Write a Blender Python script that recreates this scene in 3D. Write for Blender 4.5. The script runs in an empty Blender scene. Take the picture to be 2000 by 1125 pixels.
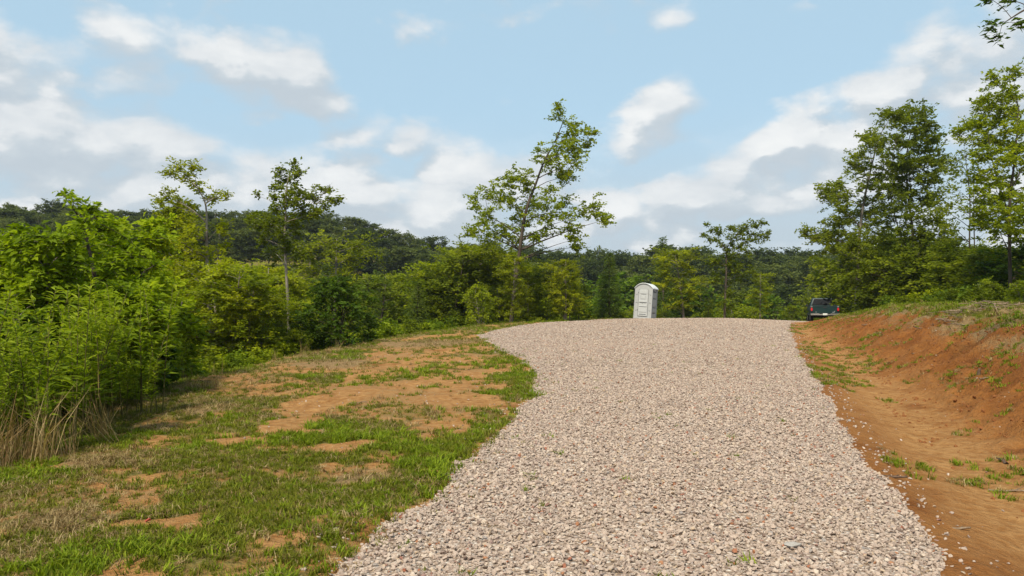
import bpy, bmesh, math, random
import numpy as np
from mathutils import Vector, Matrix
R = math.radians
sc = bpy.context.scene
C = sc.collection

# ------------------------------------------------------------------ camera, sky, sun, exposure
F, HZ, EYE = 1570.0, 600.0, 1.6            # focal length and horizon row in pixels of the 2000 px photograph, eye height
cam_d = bpy.data.cameras.new('camera'); cam = bpy.data.objects.new('camera', cam_d); C.objects.link(cam)
cam_d.sensor_width = 36; cam_d.lens = 36 * F / 2000; cam_d.clip_start = 0.05; cam_d.clip_end = 6000
cam.location = (0, 0, EYE); cam.rotation_euler = (R(90) + math.atan((HZ - 562.5) / F), 0, 0)
sc.camera = cam
SUN_EL, SUN_AZ = 52, 202                    # degrees; azimuth clockwise from +Y (the view direction): behind, to the left
sc.view_settings.view_transform = 'Standard'; sc.view_settings.look = 'None'
sc.view_settings.exposure = 0.68; sc.view_settings.gamma = 1.0; sc.view_settings.use_curve_mapping = False
sun_d = bpy.data.lights.new('sun', 'SUN'); sun_d.energy = 3.7; sun_d.angle = R(4); sun_d.color = (1, .925, .76)
sun = bpy.data.objects.new('sun', sun_d); C.objects.link(sun)
sv = Vector((math.sin(R(SUN_AZ)) * math.cos(R(SUN_EL)), math.cos(R(SUN_AZ)) * math.cos(R(SUN_EL)), math.sin(R(SUN_EL))))
sun.rotation_euler = sv.to_track_quat('Z', 'Y').to_euler(); sun.location = sv * 60
cy = sc.cycles
cy.max_bounces = 6; cy.diffuse_bounces = 3; cy.glossy_bounces = 2; cy.transmission_bounces = 4; cy.transparent_max_bounces = 8
cy.caustics_reflective = False; cy.caustics_refractive = False
try:
    cy.use_denoising = True; cy.denoiser = 'OPENIMAGEDENOISE'
except Exception:
    pass

class NT:
    """small helper for node trees"""
    def __init__(s, tree): s.t = tree; s.n = tree.nodes; s.l = tree.links
    def node(s, typ, **kw):
        n = s.n.new(typ)
        for k, v in kw.items(): setattr(n, k, v)
        return n
    def put(s, sock, v):
        if isinstance(v, bpy.types.NodeSocket): s.l.new(v, sock)
        elif v is not None: sock.default_value = v
    def math(s, op, a, b=None, c=None, clamp=False):
        n = s.node('ShaderNodeMath', operation=op, use_clamp=clamp)
        for i, v in enumerate((a, b, c)):
            if v is not None: s.put(n.inputs[i], v)
        return n.outputs[0]
    def noise(s, vec, scale, detail=4, rough=.55, dist=0.0, out=0):
        n = s.node('ShaderNodeTexNoise'); s.put(n.inputs['Vector'], vec); n.inputs['Scale'].default_value = scale
        n.inputs['Detail'].default_value = detail; n.inputs['Roughness'].default_value = rough; n.inputs['Distortion'].default_value = dist
        return n.outputs[out]
    def ramp(s, fac, stops, interp='LINEAR'):
        n = s.node('ShaderNodeValToRGB'); n.color_ramp.interpolation = interp; e = n.color_ramp.elements
        while len(e) < len(stops): e.new(.5)
        for el, (p, c) in zip(e, stops): el.position = p; el.color = (*c, 1) if len(c) == 3 else c
        s.put(n.inputs[0], fac); return n.outputs[0]
    def mix(s, fac, a, b, blend='MIX'):
        n = s.node('ShaderNodeMix', data_type='RGBA', blend_type=blend)
        s.put(n.inputs[0], fac)
        for i, v in ((6, a), (7, b)):
            if isinstance(v, tuple) and len(v) == 3: v = (*v, 1)
            s.put(n.inputs[i], v)
        return n.outputs[2]
    def smooth(s, v, a, b):
        n = s.node('ShaderNodeMapRange', interpolation_type='SMOOTHSTEP'); s.put(n.inputs[0], v)
        n.inputs[1].default_value = a; n.inputs[2].default_value = b; return n.outputs[0]

# clouds: a density over (azimuth, elevation); banks seen from here are placed by direction, the rest of the sky is the same noise
def cloud_group():
    g = bpy.data.node_groups.new('cloud_density', 'ShaderNodeTree')
    g.interface.new_socket('az', in_out='INPUT', socket_type='NodeSocketFloat')
    g.interface.new_socket('el', in_out='INPUT', socket_type='NodeSocketFloat')
    g.interface.new_socket('density', in_out='OUTPUT', socket_type='NodeSocketFloat')
    t = NT(g); gi = t.node('NodeGroupInput'); go = t.node('NodeGroupOutput'); az, el = gi.outputs[0], gi.outputs[1]
    s = t.math('DIVIDE', 1.0, t.math('ADD', t.math('MAXIMUM', el, 0.0), .16))
    cv = t.node('ShaderNodeCombineXYZ')
    t.put(cv.inputs[0], t.math('MULTIPLY', t.math('SINE', az), s)); t.put(cv.inputs[1], t.math('MULTIPLY', t.math('COSINE', az), s)); cv.inputs[2].default_value = 3.7
    cv2 = t.node('ShaderNodeCombineXYZ'); t.put(cv2.inputs[0], az); t.put(cv2.inputs[1], t.math('MULTIPLY', el, 1.7)); cv2.inputs[2].default_value = 1.3
    n1 = t.noise(cv.outputs[0], 1.15, 3, .5)
    n2 = t.noise(cv2.outputs[0], 8.0, 9, .60, .15)
    n3 = t.noise(cv2.outputs[0], 3.0, 2, .5)
    wv = t.node('ShaderNodeVectorMath', operation='MULTIPLY_ADD'); t.put(wv.inputs[0], t.noise(cv2.outputs[0], 14, 5, .6, 0, 1)); wv.inputs[1].default_value = (.07, .07, .07); t.put(wv.inputs[2], cv2.outputs[0])
    vr = t.node('ShaderNodeTexVoronoi', feature='SMOOTH_F1'); t.put(vr.inputs['Vector'], wv.outputs[0]); vr.inputs['Scale'].default_value = 10; vr.inputs['Smoothness'].default_value = .5
    vr2 = t.node('ShaderNodeTexVoronoi', feature='SMOOTH_F1'); t.put(vr2.inputs['Vector'], wv.outputs[0]); vr2.inputs['Scale'].default_value = 24; vr2.inputs['Smoothness'].default_value = .4
    puff = t.math('ADD', t.math('MULTIPLY', t.math('SUBTRACT', .42, vr.outputs['Distance']), .52), t.math('MULTIPLY', t.math('SUBTRACT', .42, vr2.outputs['Distance']), .20))
    low = t.smooth(el, .30, .07)
    base = t.math('ADD', t.math('MULTIPLY', n1, .55), t.math('MULTIPLY', n2, .60))
    base = t.math('ADD', t.math('ADD', base, puff), t.math('MULTIPLY', low, .27))
    # warp for the banks
    waz = t.math('ADD', az, t.math('MULTIPLY', t.math('SUBTRACT', n2, .5), .10))
    wel = t.math('ADD', el, t.math('MULTIPLY', t.math('SUBTRACT', n3, .5), .06))
    banks = [(520, 110, 150, 75, .34), (560, 160, 90, 40, .2), (1288, 180, 62, 50, .42), (1240, 215, 60, 22, .16), (1830, 140, 190, 60, .36), (1560, 275, 150, 40, .26),
             (30, 120, 170, 110, .2), (300, 330, 260, 80, .14), (560, 400, 200, 50, .10), (230, 110, 130, 90, .14), (800, 275, 150, 50, .22), (100, 300, 200, 70, .18), (1090, 20, 150, 40, .17), (880, 60, 110, 50, .17),
             (1330, 395, 160, 40, .16), (900, 370, 140, 50, .14),
             (960, 170, 180, 40, -.22), (1480, 110, 110, 110, -.26), (1150, 130, 110, 60, -.16), (420, 240, 130, 40, -.2), (760, 60, 90, 90, -.16), (1650, 30, 120, 45, -.22), (1080, 250, 110, 40, -.12), (1420, 230, 70, 35, -.2), (280, 30, 60, 40, -.1)]
    tot = base
    for (px, py, sx, sy, k) in banks:
        a0 = math.atan((px - 1000) / F); e0 = math.atan((HZ - py) / F * math.cos(a0))
        u = t.math('DIVIDE', t.math('SUBTRACT', waz, a0), sx / F); v = t.math('DIVIDE', t.math('SUBTRACT', wel, e0), sy / F)
        q = t.math('ADD', t.math('MULTIPLY', u, u), t.math('MULTIPLY', v, v))
        tot = t.math('ADD', tot, t.math('MULTIPLY', t.math('POWER', 2.718, t.math('MULTIPLY', q, -1.0)), k))
    t.put(go.inputs[0], tot)
    return g
w = bpy.data.worlds.new('World'); sc.world = w; w.use_nodes = True
t = NT(w.node_tree); t.n.clear()
tc = t.node('ShaderNodeTexCoord'); sep = t.node('ShaderNodeSeparateXYZ'); t.l.new(tc.outputs['Generated'], sep.inputs[0])
az = t.math('ARCTAN2', sep.outputs[0], sep.outputs[1]); el = t.math('ARCSINE', sep.outputs[2])
sky = t.node('ShaderNodeTexSky', sky_type='NISHITA', sun_disc=False, sun_elevation=R(SUN_EL), sun_rotation=R(SUN_AZ), altitude=200, air_density=1.0, dust_density=1.6, ozone_density=1.2)
cg = cloud_group()
def dens(dz, da=0.0):
    n = t.node('ShaderNodeGroup'); n.node_tree = cg
    t.put(n.inputs[0], t.math('ADD', az, da) if da else az); t.put(n.inputs[1], t.math('ADD', el, dz) if dz else el); return n.outputs[0]
d0, d1 = dens(0), dens(.024, -.010)
cvf = t.node('ShaderNodeCombineXYZ'); t.put(cvf.inputs[0], az); t.put(cvf.inputs[1], t.math('MULTIPLY', el, 2.1)); cvf.inputs[2].default_value = 5.1
fine = t.noise(cvf.outputs[0], 15, 8, .6, .2); soft = t.noise(cvf.outputs[0], 5, 4, .55)
cover = t.math('MAXIMUM', t.smooth(t.math('ADD', d0, t.math('MULTIPLY', t.math('SUBTRACT', fine, .5), .20)), .53, .84), t.math('MULTIPLY', t.smooth(el, .25, .05), .85))
core = t.smooth(d0, .64, 1.0)
lit = t.smooth(t.math('SUBTRACT', d0, d1), -.13, .14)
lum = t.math('ADD', t.math('MULTIPLY', lit, .55), t.math('MULTIPLY', core, .12))
lum = t.math('ADD', lum, t.math('ADD', t.math('MULTIPLY', t.math('SUBTRACT', fine, .5), .75), t.math('MULTIPLY', t.math('SUBTRACT', soft, .5), .35)))
ccol = t.ramp(lum, [(0.05, (3.9, 4.35, 4.75)), (.34, (4.4, 4.8, 5.1)), (.54, (5.3, 5.5, 5.65)), (.80, (6.7, 6.7, 6.6))])
skyc = t.mix(1.0, sky.outputs[0], (1.0, 1.0, 1.0), 'MULTIPLY')
skyc = t.mix(.76, skyc, (3.6, 5.15, 6.15))
out = t.mix(t.math('MULTIPLY', cover, .93), skyc, ccol)
bg = t.node('ShaderNodeBackground'); bg.inputs[1].default_value = .09; t.put(bg.inputs[0], out)
wo = t.node('ShaderNodeOutputWorld'); t.l.new(bg.outputs[0], wo.inputs[0])
w.cycles.sampling_method = 'MANUAL'; w.cycles.sample_map_resolution = 256

# ------------------------------------------------------------------ helpers: noise, terrain
def vnoise(x, y, seed=0):
    xi = np.floor(x).astype(np.int64); yi = np.floor(y).astype(np.int64); fx = x - xi; fy = y - yi
    def h(a, b):
        n = (a * 374761393 + b * 668265263 + seed * 1442695041) & 0x7fffffff
        n = ((n ^ (n >> 13)) * 1274126177) & 0x7fffffff
        return ((n ^ (n >> 16)) & 0xffff) / 65535.0
    u = fx * fx * (3 - 2 * fx); v = fy * fy * (3 - 2 * fy)
    return (h(xi, yi) * (1 - u) + h(xi + 1, yi) * u) * (1 - v) + (h(xi, yi + 1) * (1 - u) + h(xi + 1, yi + 1) * u) * v
def fbm(x, y, o=4, seed=0, g=.5):
    s = 0; a = 1; n = 0
    for i in range(o):
        s = s + a * vnoise(x * 2**i + 17.3 * i, y * 2**i - 9.1 * i, seed + i); n += a; a *= g
    return s / n
def sstep(v, a, b):
    q = np.clip((v - a) / (b - a), 0, 1); return q * q * (3 - 2 * q)

def curve(keys):
    k = np.array(keys, float); return lambda y: np.interp(y, k[:, 0], k[:, 1])
ROADZ = curve([(-10, -.1), (0, 0), (5, .05), (10, .18), (20, .42), (30, .62), (40, .80), (47, .88), (50, .88), (56, .78), (62, .6), (70, 0), (90, -2)])
G1 = curve([(-10, -1.5), (0, -1.4), (4.8, -1.2), (6, -.90), (7.2, -.64), (8.5, -.34), (9.7, -.12), (11.9, .18), (14.7, .38), (19, .15), (22.5, -.6), (29, -1.3), (34.5, -.6), (41, 1.3), (46, 4.4), (50, 6.5), (56, 10), (62, 14), (70, 20), (90, 35)])
G2 = curve([(-10, 2.4), (0, 2.5), (4.8, 2.78), (6.2, 3.12), (8.2, 3.72), (10.1, 4.25), (13.8, 5.45), (19, 7), (34.5, 12), (40, 14), (45, 15.6), (50, 18.4), (56, 22.6), (62, 26), (70, 32), (90, 48)])
G2Z = curve([(-10, -.12), (0, -.03), (5, .02), (10, .14), (20, .38), (30, .56), (40, .70), (46, .74), (50, .65), (56, .5), (61, .42), (70, -.2), (90, -2)])
EX = curve([(-10, -6), (0, -4.5), (5, -4.4), (7, -4.4), (12, -5.6), (15, -6), (20, -5.5), (25, -4.8), (30, -4), (35, -3), (41, -.7), (46, 2.4), (50, 4.6), (56, 8), (62, 12), (70, 18), (90, 33)])
EZ = curve([(-10, -.1), (5, .04), (7, .1), (12, .15), (15, .27), (20, .32), (25, .42), (30, .54), (35, .65), (41, .75), (46, .82), (50, .85), (56, .7), (62, .45), (70, -.2), (90, -2.3)])
TX = curve([(-10, 4.3), (5, 4.7), (7.3, 5.2), (9.1, 5.7), (10.6, 6.1), (15.7, 7.7), (22, 9.4), (27, 10.7), (32, 12.3), (40, 14.6), (46, 16.7), (50, 19), (57, 23.6), (62, 26.9), (70, 33), (90, 49)])
BX = curve([(-10, 7.6), (5, 7.8), (11, 8.7), (16, 10.2), (22, 12.0), (32, 14.9), (40, 16.7), (46, 18.7), (50, 20.6), (57, 25), (62, 28.2), (70, 34.5), (90, 51)])
BZ = curve([(-10, 1.2), (5, 1.35), (11, 1.38), (16, 1.44), (22, 1.62), (28, 1.66), (32, 1.66), (40, 1.24), (46, 1.12), (50, 1.15), (57, .9), (62, .8), (70, .3), (90, -1)])
SAG = curve([(0, .26), (15, .24), (27, .12), (40, .04), (60, 0)])
def far_h(x, y):
    left = sstep(x, 10, -45)
    up = sstep(y, 85, 190)
    return -6.5 + up * (7.0 + 10.5 * left) + left * 4.5 * sstep(y, 72, 112) + .012 * np.maximum(y - 200, 0) + 1.2 * (fbm(x / 30, y / 30, 3, 5) - .5)
def near_raw(x, y):
    e, ez = EX(y), EZ(y); g1, rz = G1(y), ROADZ(y); g2, g2z = G2(y), G2Z(y); tx, bx, bz = TX(y), BX(y), BZ(y); sg = SAG(y)
    X = [e - 80, e - 26, e - 9, e - 1.2, e, g1, (g1 + g2) / 2, g2, g2 + .45 * (tx - g2), tx, tx + .55 * (bx - tx), bx, bx + 6, bx + 50]
    Z = [e * 0 - 7, e * 0 - 5.5, ez - 2.9, ez - .22, ez, rz - .02, rz + .02, g2z, g2z - sg, g2z - sg * .7, bz * .52 + (g2z - sg * .7) * .48, bz, bz + .05, bz + 1.0]
    out = np.where(x < X[0], Z[0], Z[-1])
    for i in range(len(X) - 1):
        m = (x >= X[i]) & (x < X[i + 1]); q = (x - X[i]) / np.maximum(X[i + 1] - X[i], 1e-6)
        out = np.where(m, Z[i] * (1 - q) + Z[i + 1] * q, out)
    return out
GX0, GX1, GY0, GY1, GS = -100.0, 120.0, -12.0, 120.0, .25
gx = np.arange(GX0, GX1 + GS, GS); gy = np.arange(GY0, GY1 + GS, GS)
MX, MY = np.meshgrid(gx, gy)
HG = near_raw(MX, MY)
def blur(a, n):
    for _ in range(n):
        b = np.pad(a, 1, mode='edge'); a = (b[:-2, 1:-1] + 2 * b[1:-1, 1:-1] + b[2:, 1:-1]) / 4
        b = np.pad(a, 1, mode='edge'); a = (b[1:-1, :-2] + 2 * b[1:-1, 1:-1] + b[1:-1, 2:]) / 4
    return a
HG = blur(HG, 2)
s = sstep(MY, 62, 96) * (1 - .0 * MX)
HG = HG * (1 - s) + far_h(MX, MY) * s
def hbase(x, y):
    x = np.asarray(x, float); y = np.asarray(y, float)
    u = np.clip((x - GX0) / GS, 0, len(gx) - 1.001); v = np.clip((y - GY0) / GS, 0, len(gy) - 1.001)
    i = u.astype(int); j = v.astype(int); fu = u - i; fv = v - j
    h = (HG[j, i] * (1 - fu) + HG[j, i + 1] * fu) * (1 - fv) + (HG[j + 1, i] * (1 - fu) + HG[j + 1, i + 1] * fu) * fv
    fs = sstep(y, 96, 118)
    k = sstep(np.abs(x - 10), 88, 108)
    fs = np.maximum(fs, k)
    return h * (1 - fs) + far_h(x, y) * fs
def edge_wob(y, seed): return (fbm(y * .9, y * 0 + 3.3, 3, seed) - .5) * .30 + (fbm(y * 4.0, y * 0 + 1.3, 2, seed + 9) - .5) * .18
def road_t(x, y):
    """signed metres inside the gravel (positive inside)"""
    return np.minimum(x - (G1(y) + edge_wob(y, 3)), (G2(y) + edge_wob(y, 8)) - x)
def bank_mask(x, y): return sstep(x, TX(y) - .5, TX(y) + .25) * sstep(y, 66, 50)
def relief(x, y):
    near = sstep(y, 60, 25)
    b = bank_mask(x, y) * (1 - .6 * sstep(x, BX(y), BX(y) + 2))
    n = (fbm(x * .7, y * .7, 3, 11) - .5) * .16
    clod = (fbm(x * 2.2, y * 2.2, 3, 21) - .5) * .24 + np.abs(fbm(x * 3.6, y * 3.6, 3, 27) - .5) * -.42 + .05 + (fbm(x * 6.5, y * 6.5, 2, 29) - .5) * .10 - .07 * sstep(fbm((x - TX(y)) * .7, y * 2.4, 3, 25), .56, .70)
    ins = sstep(road_t(x, y), -.1, .3)
    d = sstep(x, G2(y) - .1, G2(y) + .4)
    rip = (fbm(x * 1.2, y * .9, 3, 31) - .5) * .09 + (fbm(x * 5, y * 5, 2, 33) - .5) * .025
    return near * ((n + (fbm(x * 4, y * 4, 2, 37) - .5) * .05) * (1 - d) * (1 - .75 * ins) + d * (rip * (1 - b) + b * clod))
def height(x, y): return hbase(x, y) + relief(x, y)
def h1(x, y): return float(height(np.array([x]), np.array([y]))[0])
def wpx(px, py, d):
    """a photograph pixel at depth d (metres along the view) -> a world point"""
    return Vector(((px - 1000) / F * d, d, EYE + (HZ - py) / F * d))
def gpx(px, py):
    """where the ray through a pixel meets the terrain"""
    d = np.linspace(3, 75, 1500); x = (px - 1000) / F * d; z = EYE + (HZ - py) / F * d
    k = np.argmax(hbase(x, d) > z); return (float(x[k]), float(d[k])) if k > 0 else (float(x[-1]), 75.0)

# ------------------------------------------------------------------ mesh helpers
def mesh_np(name, verts, faces, mats=(), attr=None, smooth=False):
    """faces: list of (n, k) int arrays"""
    me = bpy.data.meshes.new(name)
    verts = np.asarray(verts, np.float32); me.vertices.add(len(verts)); me.vertices.foreach_set('co', verts.ravel())
    faces = [np.asarray(f, np.int32) for f in faces if len(f)]
    li = np.concatenate([f.ravel() for f in faces]); tot = np.concatenate([np.full(len(f), f.shape[1], np.int32) for f in faces])
    st = np.concatenate([[0], np.cumsum(tot)[:-1]]).astype(np.int32)
    me.loops.add(len(li)); me.loops.foreach_set('vertex_index', li)
    me.polygons.add(len(tot)); me.polygons.foreach_set('loop_start', st); me.polygons.foreach_set('loop_total', tot)
    me.polygons.foreach_set('use_smooth', np.full(len(tot), smooth))
    me.update(calc_edges=True); me.validate()
    for m in mats: me.materials.append(m)
    for k, (dom, v) in (attr or {}).items():
        a = me.attributes.new(k, 'FLOAT', dom); a.data.foreach_set('value', np.asarray(v, np.float32))
    return me
def link(name, me, parent=None, **tags):
    o = bpy.data.objects.new(name, me); C.objects.link(o)
    if parent is not None: o.parent = parent
    for k, v in tags.items():
        if v: o[k] = v
    return o
def thing(name, label, cat, loc=(0, 0, 0), rz=0, group=None):
    return_ = link(name, None, None, label=label, category=cat, group=group)
    return_.location = loc; return_.rotation_euler = (0, 0, rz); return_.empty_display_size = .2
    return return_
def tube_np(path, rad, n=6):
    p = np.asarray(path, float); r = np.asarray(rad, float); m = len(p)
    tg = np.gradient(p, axis=0); tg /= np.linalg.norm(tg, axis=1, keepdims=True) + 1e-9
    ref = np.where(np.abs(tg[:, 2:3]) > .9, np.array([[1., 0, 0]]), np.array([[0, 0, 1.]]))
    a = np.cross(tg, ref); a /= np.linalg.norm(a, axis=1, keepdims=True) + 1e-9; b = np.cross(tg, a)
    th = np.arange(n) / n * 2 * np.pi
    v = p[:, None] + r[:, None, None] * (a[:, None] * np.cos(th)[None, :, None] + b[:, None] * np.sin(th)[None, :, None])
    v = v.reshape(-1, 3); i = np.arange(m - 1)[:, None] * n; j = np.arange(n)[None]; j2 = (j + 1) % n
    f = np.stack([i + j, i + j2, i + n + j2, i + n + j], -1).reshape(-1, 4)
    cap = (np.arange(n) + (m - 1) * n)[None]
    return v, f, cap
class Tubes:
    def __init__(s): s.v = []; s.f = []; s.c = {}; s.o = 0
    def add(s, path, rad, n=6):
        v, f, c = tube_np(path, rad, n); s.v.append(v); s.f.append(f + s.o); s.c.setdefault(n, []).append(c + s.o); s.o += len(v)
    def mesh(s, name, mat):
        if not s.v: s.add([(0, 0, 0), (0, 0, .01)], [.001, .001], 4)
        return mesh_np(name, np.concatenate(s.v), [np.concatenate(s.f)] + [np.concatenate(c) for c in s.c.values()], [mat], smooth=True)

# ------------------------------------------------------------------ materials
def new_mat(name):
    m = bpy.data.materials.new(name); m.use_nodes = True; tt = NT(m.node_tree); tt.n.clear()
    return m, tt
def finish(tt, shader, disp=None):
    o = tt.node('ShaderNodeOutputMaterial'); tt.l.new(shader, o.inputs[0])
def pbsdf(tt, col, rough=.9, spec=.2, normal=None, metal=0.0):
    p = tt.node('ShaderNodeBsdfPrincipled'); tt.put(p.inputs['Base Color'], (*col, 1) if isinstance(col, tuple) and len(col) == 3 else col)
    tt.put(p.inputs['Roughness'], rough); p.inputs['Specular IOR Level'].default_value = spec; p.inputs['Metallic'].default_value = metal
    if normal: tt.l.new(normal, p.inputs['Normal'])
    return p
def bump(tt, h, strength=.4, dist=.02):
    b = tt.node('ShaderNodeBump'); tt.l.new(h, b.inputs['Height']); b.inputs['Strength'].default_value = strength; b.inputs['Distance'].default_value = dist
    return b.outputs[0]
def plain(name, col, rough=.6, spec=.3, metal=0.0, var=.12, scale=8, bmp=0):
    m, tt = new_mat(name); o = tt.node('ShaderNodeTexCoord').outputs['Object']
    n = tt.noise(o, scale, 5)
    c = tt.mix(n, tuple(x * (1 - var) for x in col), tuple(min(1, x * (1 + var)) for x in col))
    rr = tt.math('ADD', rough - .06, tt.math('MULTIPLY', n, .12))
    p = pbsdf(tt, c, rr, spec, bump(tt, n, bmp, .01) if bmp else None, metal); finish(tt, p.outputs[0]); return m
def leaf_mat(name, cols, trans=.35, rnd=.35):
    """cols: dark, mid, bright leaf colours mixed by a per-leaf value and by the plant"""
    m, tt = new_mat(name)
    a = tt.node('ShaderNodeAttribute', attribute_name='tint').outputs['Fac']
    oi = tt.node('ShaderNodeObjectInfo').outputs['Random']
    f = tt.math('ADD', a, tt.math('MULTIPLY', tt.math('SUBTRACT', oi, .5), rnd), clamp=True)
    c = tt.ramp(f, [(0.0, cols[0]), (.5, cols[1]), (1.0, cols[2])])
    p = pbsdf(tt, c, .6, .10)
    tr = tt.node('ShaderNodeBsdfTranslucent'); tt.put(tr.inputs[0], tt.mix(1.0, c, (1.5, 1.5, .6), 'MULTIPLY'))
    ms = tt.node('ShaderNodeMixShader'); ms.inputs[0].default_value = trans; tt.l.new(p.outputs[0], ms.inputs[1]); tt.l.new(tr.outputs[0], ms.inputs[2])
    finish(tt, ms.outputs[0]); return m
def bark_mat(name, a, b, scale=6):
    m, tt = new_mat(name); o = tt.node('ShaderNodeTexCoord').outputs['Object']
    mp = tt.node('ShaderNodeMapping'); tt.l.new(o, mp.inputs[0]); mp.inputs['Scale'].default_value = (1, 1, .25)
    n = tt.noise(mp.outputs[0], scale, 6, .65); p = pbsdf(tt, tt.mix(tt.smooth(n, .3, .7), a, b), .95, .1, bump(tt, n, .6, .03)); finish(tt, p.outputs[0]); return m
L_BRIGHT = leaf_mat('bright_leaf', ((.086, .115, .004), (.178, .222, .006), (.305, .335, .010)), .45)
L_YELLOW = leaf_mat('yellow_leaf', ((.110, .130, .003), (.215, .245, .005), (.34, .345, .010)), .45)
L_MID = leaf_mat('mid_leaf', ((.066, .087, .004), (.132, .165, .007), (.23, .255, .012)), .42)
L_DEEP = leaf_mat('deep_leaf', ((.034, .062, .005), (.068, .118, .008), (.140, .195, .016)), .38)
L_FAR = leaf_mat('forest_leaf', ((.032, .046, .012), (.066, .087, .019), (.118, .138, .028)), .30, .95)
L_PINE = leaf_mat('needle_leaf', ((.045, .072, .010), (.085, .125, .016), (.145, .18, .022)), .34, .5)
L_WEED = leaf_mat('weed_leaf', ((.080, .120, .006), (.155, .215, .009), (.27, .32, .018)), .42)
L_LIME = leaf_mat('lime_leaf', ((.085, .130, .003), (.180, .250, .006), (.30, .365, .012)), .46)
L_RED = leaf_mat('rusty_leaf', ((.20, .05, .02), (.30, .09, .03), (.34, .14, .03)), .3)
BARK = bark_mat('grey_bark', (.10, .08, .06), (.30, .26, .21))
BARK_D = bark_mat('dark_bark', (.035, .026, .02), (.10, .08, .06))
STEM = bark_mat('green_stem', (.06, .05, .02), (.12, .11, .03), 20)

# ------------------------------------------------------------------ ground
def spacing(a, b, fine, steps):
    return None
def axis(segs):
    out = []
    for a, b, st in segs: out.append(np.arange(a, b, st))
    return np.concatenate(out + [np.array([segs[-1][1]])])
ax = np.concatenate([-np.geomspace(1500, 40, 40), axis([(-39, -9, .5), (-9, -6.5, .2), (-6.5, 12, .075), (12, 30, .2), (30, 60, .8)]), np.geomspace(62, 1500, 36)])
ay = np.concatenate([[-1500, -500, -150, -60, -30], axis([(-12, 2, 1), (2, 12, .075), (12, 22, .13), (22, 50, .25), (50, 70, .5), (70, 130, 1.2), (130, 260, 4)]), np.geomspace(265, 2500, 30)])
GXm, GYm = np.meshgrid(ax, ay); fx, fy = GXm.ravel(), GYm.ravel()
rt = road_t(fx, fy)
gz = height(fx, fy) - .06 * sstep(rt, .05, .3) * (fy < 75)
BARE = []      # bare clay spots: pixel centre and half sizes in the photograph, laid on the terrain
for (px, py, sx, sy) in [(800, 765, 170, 20), (640, 790, 80, 14), (900, 790, 110, 14), (860, 712, 90, 10), (760, 695, 60, 6), (930, 730, 60, 8), (560, 830, 55, 22), (660, 878, 70, 10), (810, 852, 45, 8), (690, 945, 45, 9),
                         (290, 1035, 55, 9), (560, 1068, 60, 9), (590, 1100, 30, 8), (880, 830, 50, 8), (470, 870, 30, 9), (860, 920, 40, 8), (620, 915, 30, 8), (970, 756, 40, 8), (60, 1030, 40, 8)]:
    x0, y0 = gpx(px, py); x1, _ = gpx(px + sx, py); _, yb = gpx(px, py + sy); _, yt = gpx(px, py - sy)
    BARE.append((x0, (yb + yt) / 2, abs(x1 - x0), max(abs(yt - yb) / 2, .18)))
DRY = []
for (px, py, sx, sy) in [(500, 725, 90, 16), (310, 832, 60, 14), (650, 712, 80, 10), (830, 672, 120, 9), (230, 900, 80, 20), (420, 800, 50, 10), (720, 930, 90, 20), (200, 1010, 60, 12)]:
    x0, y0 = gpx(px, py); x1, _ = gpx(px + sx, py); _, yb = gpx(px, py + sy); _, yt = gpx(px, py - sy)
    DRY.append((x0, (yb + yt) / 2, abs(x1 - x0), max(abs(yt - yb) / 2, .18)))
def spots(x, y, lst):
    wx = x + (fbm(x * 1.6, y * 1.6, 3, 41) - .5) * .9; wy = y + (fbm(x * 1.6 + 9, y * 1.6, 3, 43) - .5) * .9
    m = np.zeros_like(x)
    for (a, b, c, d) in lst: m = np.maximum(m, np.exp(-(((wx - a) / c)**2 + ((wy - b) / d)**2)**1.5))
    return m
def grass_mask(x, y):
    ge = G1(y) + edge_wob(y, 3); left = sstep(x, ge + .20, ge - .02)
    g = left * (1 - .97 * sstep(spots(x, y, BARE), .03, .72))
    g = g * (.50 + .6 * sstep(fbm(x * .9, y * .9, 4, 51), .36, .6)) * (.55 + .55 * sstep(fbm(x * 3.1, y * 3.1, 3, 53), .36, .56))
    g = np.where((y > 13) & (y < 45) & (x > EX(y) + .6), g * (.45 + .75 * sstep(fbm(x * .8, y * .45, 3, 55), .40, .60)), g)
    top = sstep(x, BX(y) - 1.3, BX(y) + .3) * (.75 + .4 * fbm(x * .6, y * .6, 3, 57)) * sstep(y, 9, 19)
    top = np.maximum(top, sstep(x, BX(y) + 1.5, BX(y) + 3.5))
    return np.clip(np.maximum(g, top), 0, 1)
gm = np.where(fy < 80, grass_mask(fx, fy), 1.0)
red = np.exp(-(((fx - wpx(612, 580, 96).x) / 2.2)**2 + ((fy - 96) / 5)**2)**2)
gm = gm * (1 - red)
dm = np.maximum(spots(fx, fy, DRY) * (fx < G1(fy)), sstep(fx, BX(fy) - 1.9, BX(fy) - .3) * sstep(fx, BX(fy) + 2.4, BX(fy) + .6) * (.35 + .6 * sstep(fbm(fx * .8, fy * .8, 3, 61), .4, .6)))
dm = np.maximum(dm, (fx < G1(fy)) * .5 * sstep(fbm(fx * 1.1 + 7, fy * 1.1, 4, 63), .45, .65))
dm = np.where(fy > 70, 0.0, dm)
wet = np.exp(-((fx - (G2(fy) + .55 * (TX(fy) - G2(fy)))) / (.18 + .40 * (TX(fy) - G2(fy))))**2) * (fy < 50)
nx, ny = len(ax), len(ay); idx = np.arange(nx * ny).reshape(ny, nx)
gf = np.stack([idx[:-1, :-1], idx[:-1, 1:], idx[1:, 1:], idx[1:, :-1]], -1).reshape(-1, 4)
m, tt = new_mat('clay_and_turf'); M_GROUND = m
P = tt.node('ShaderNodeNewGeometry').outputs['Position']
att = lambda n: tt.node('ShaderNodeAttribute', attribute_name=n).outputs['Fac']
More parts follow.
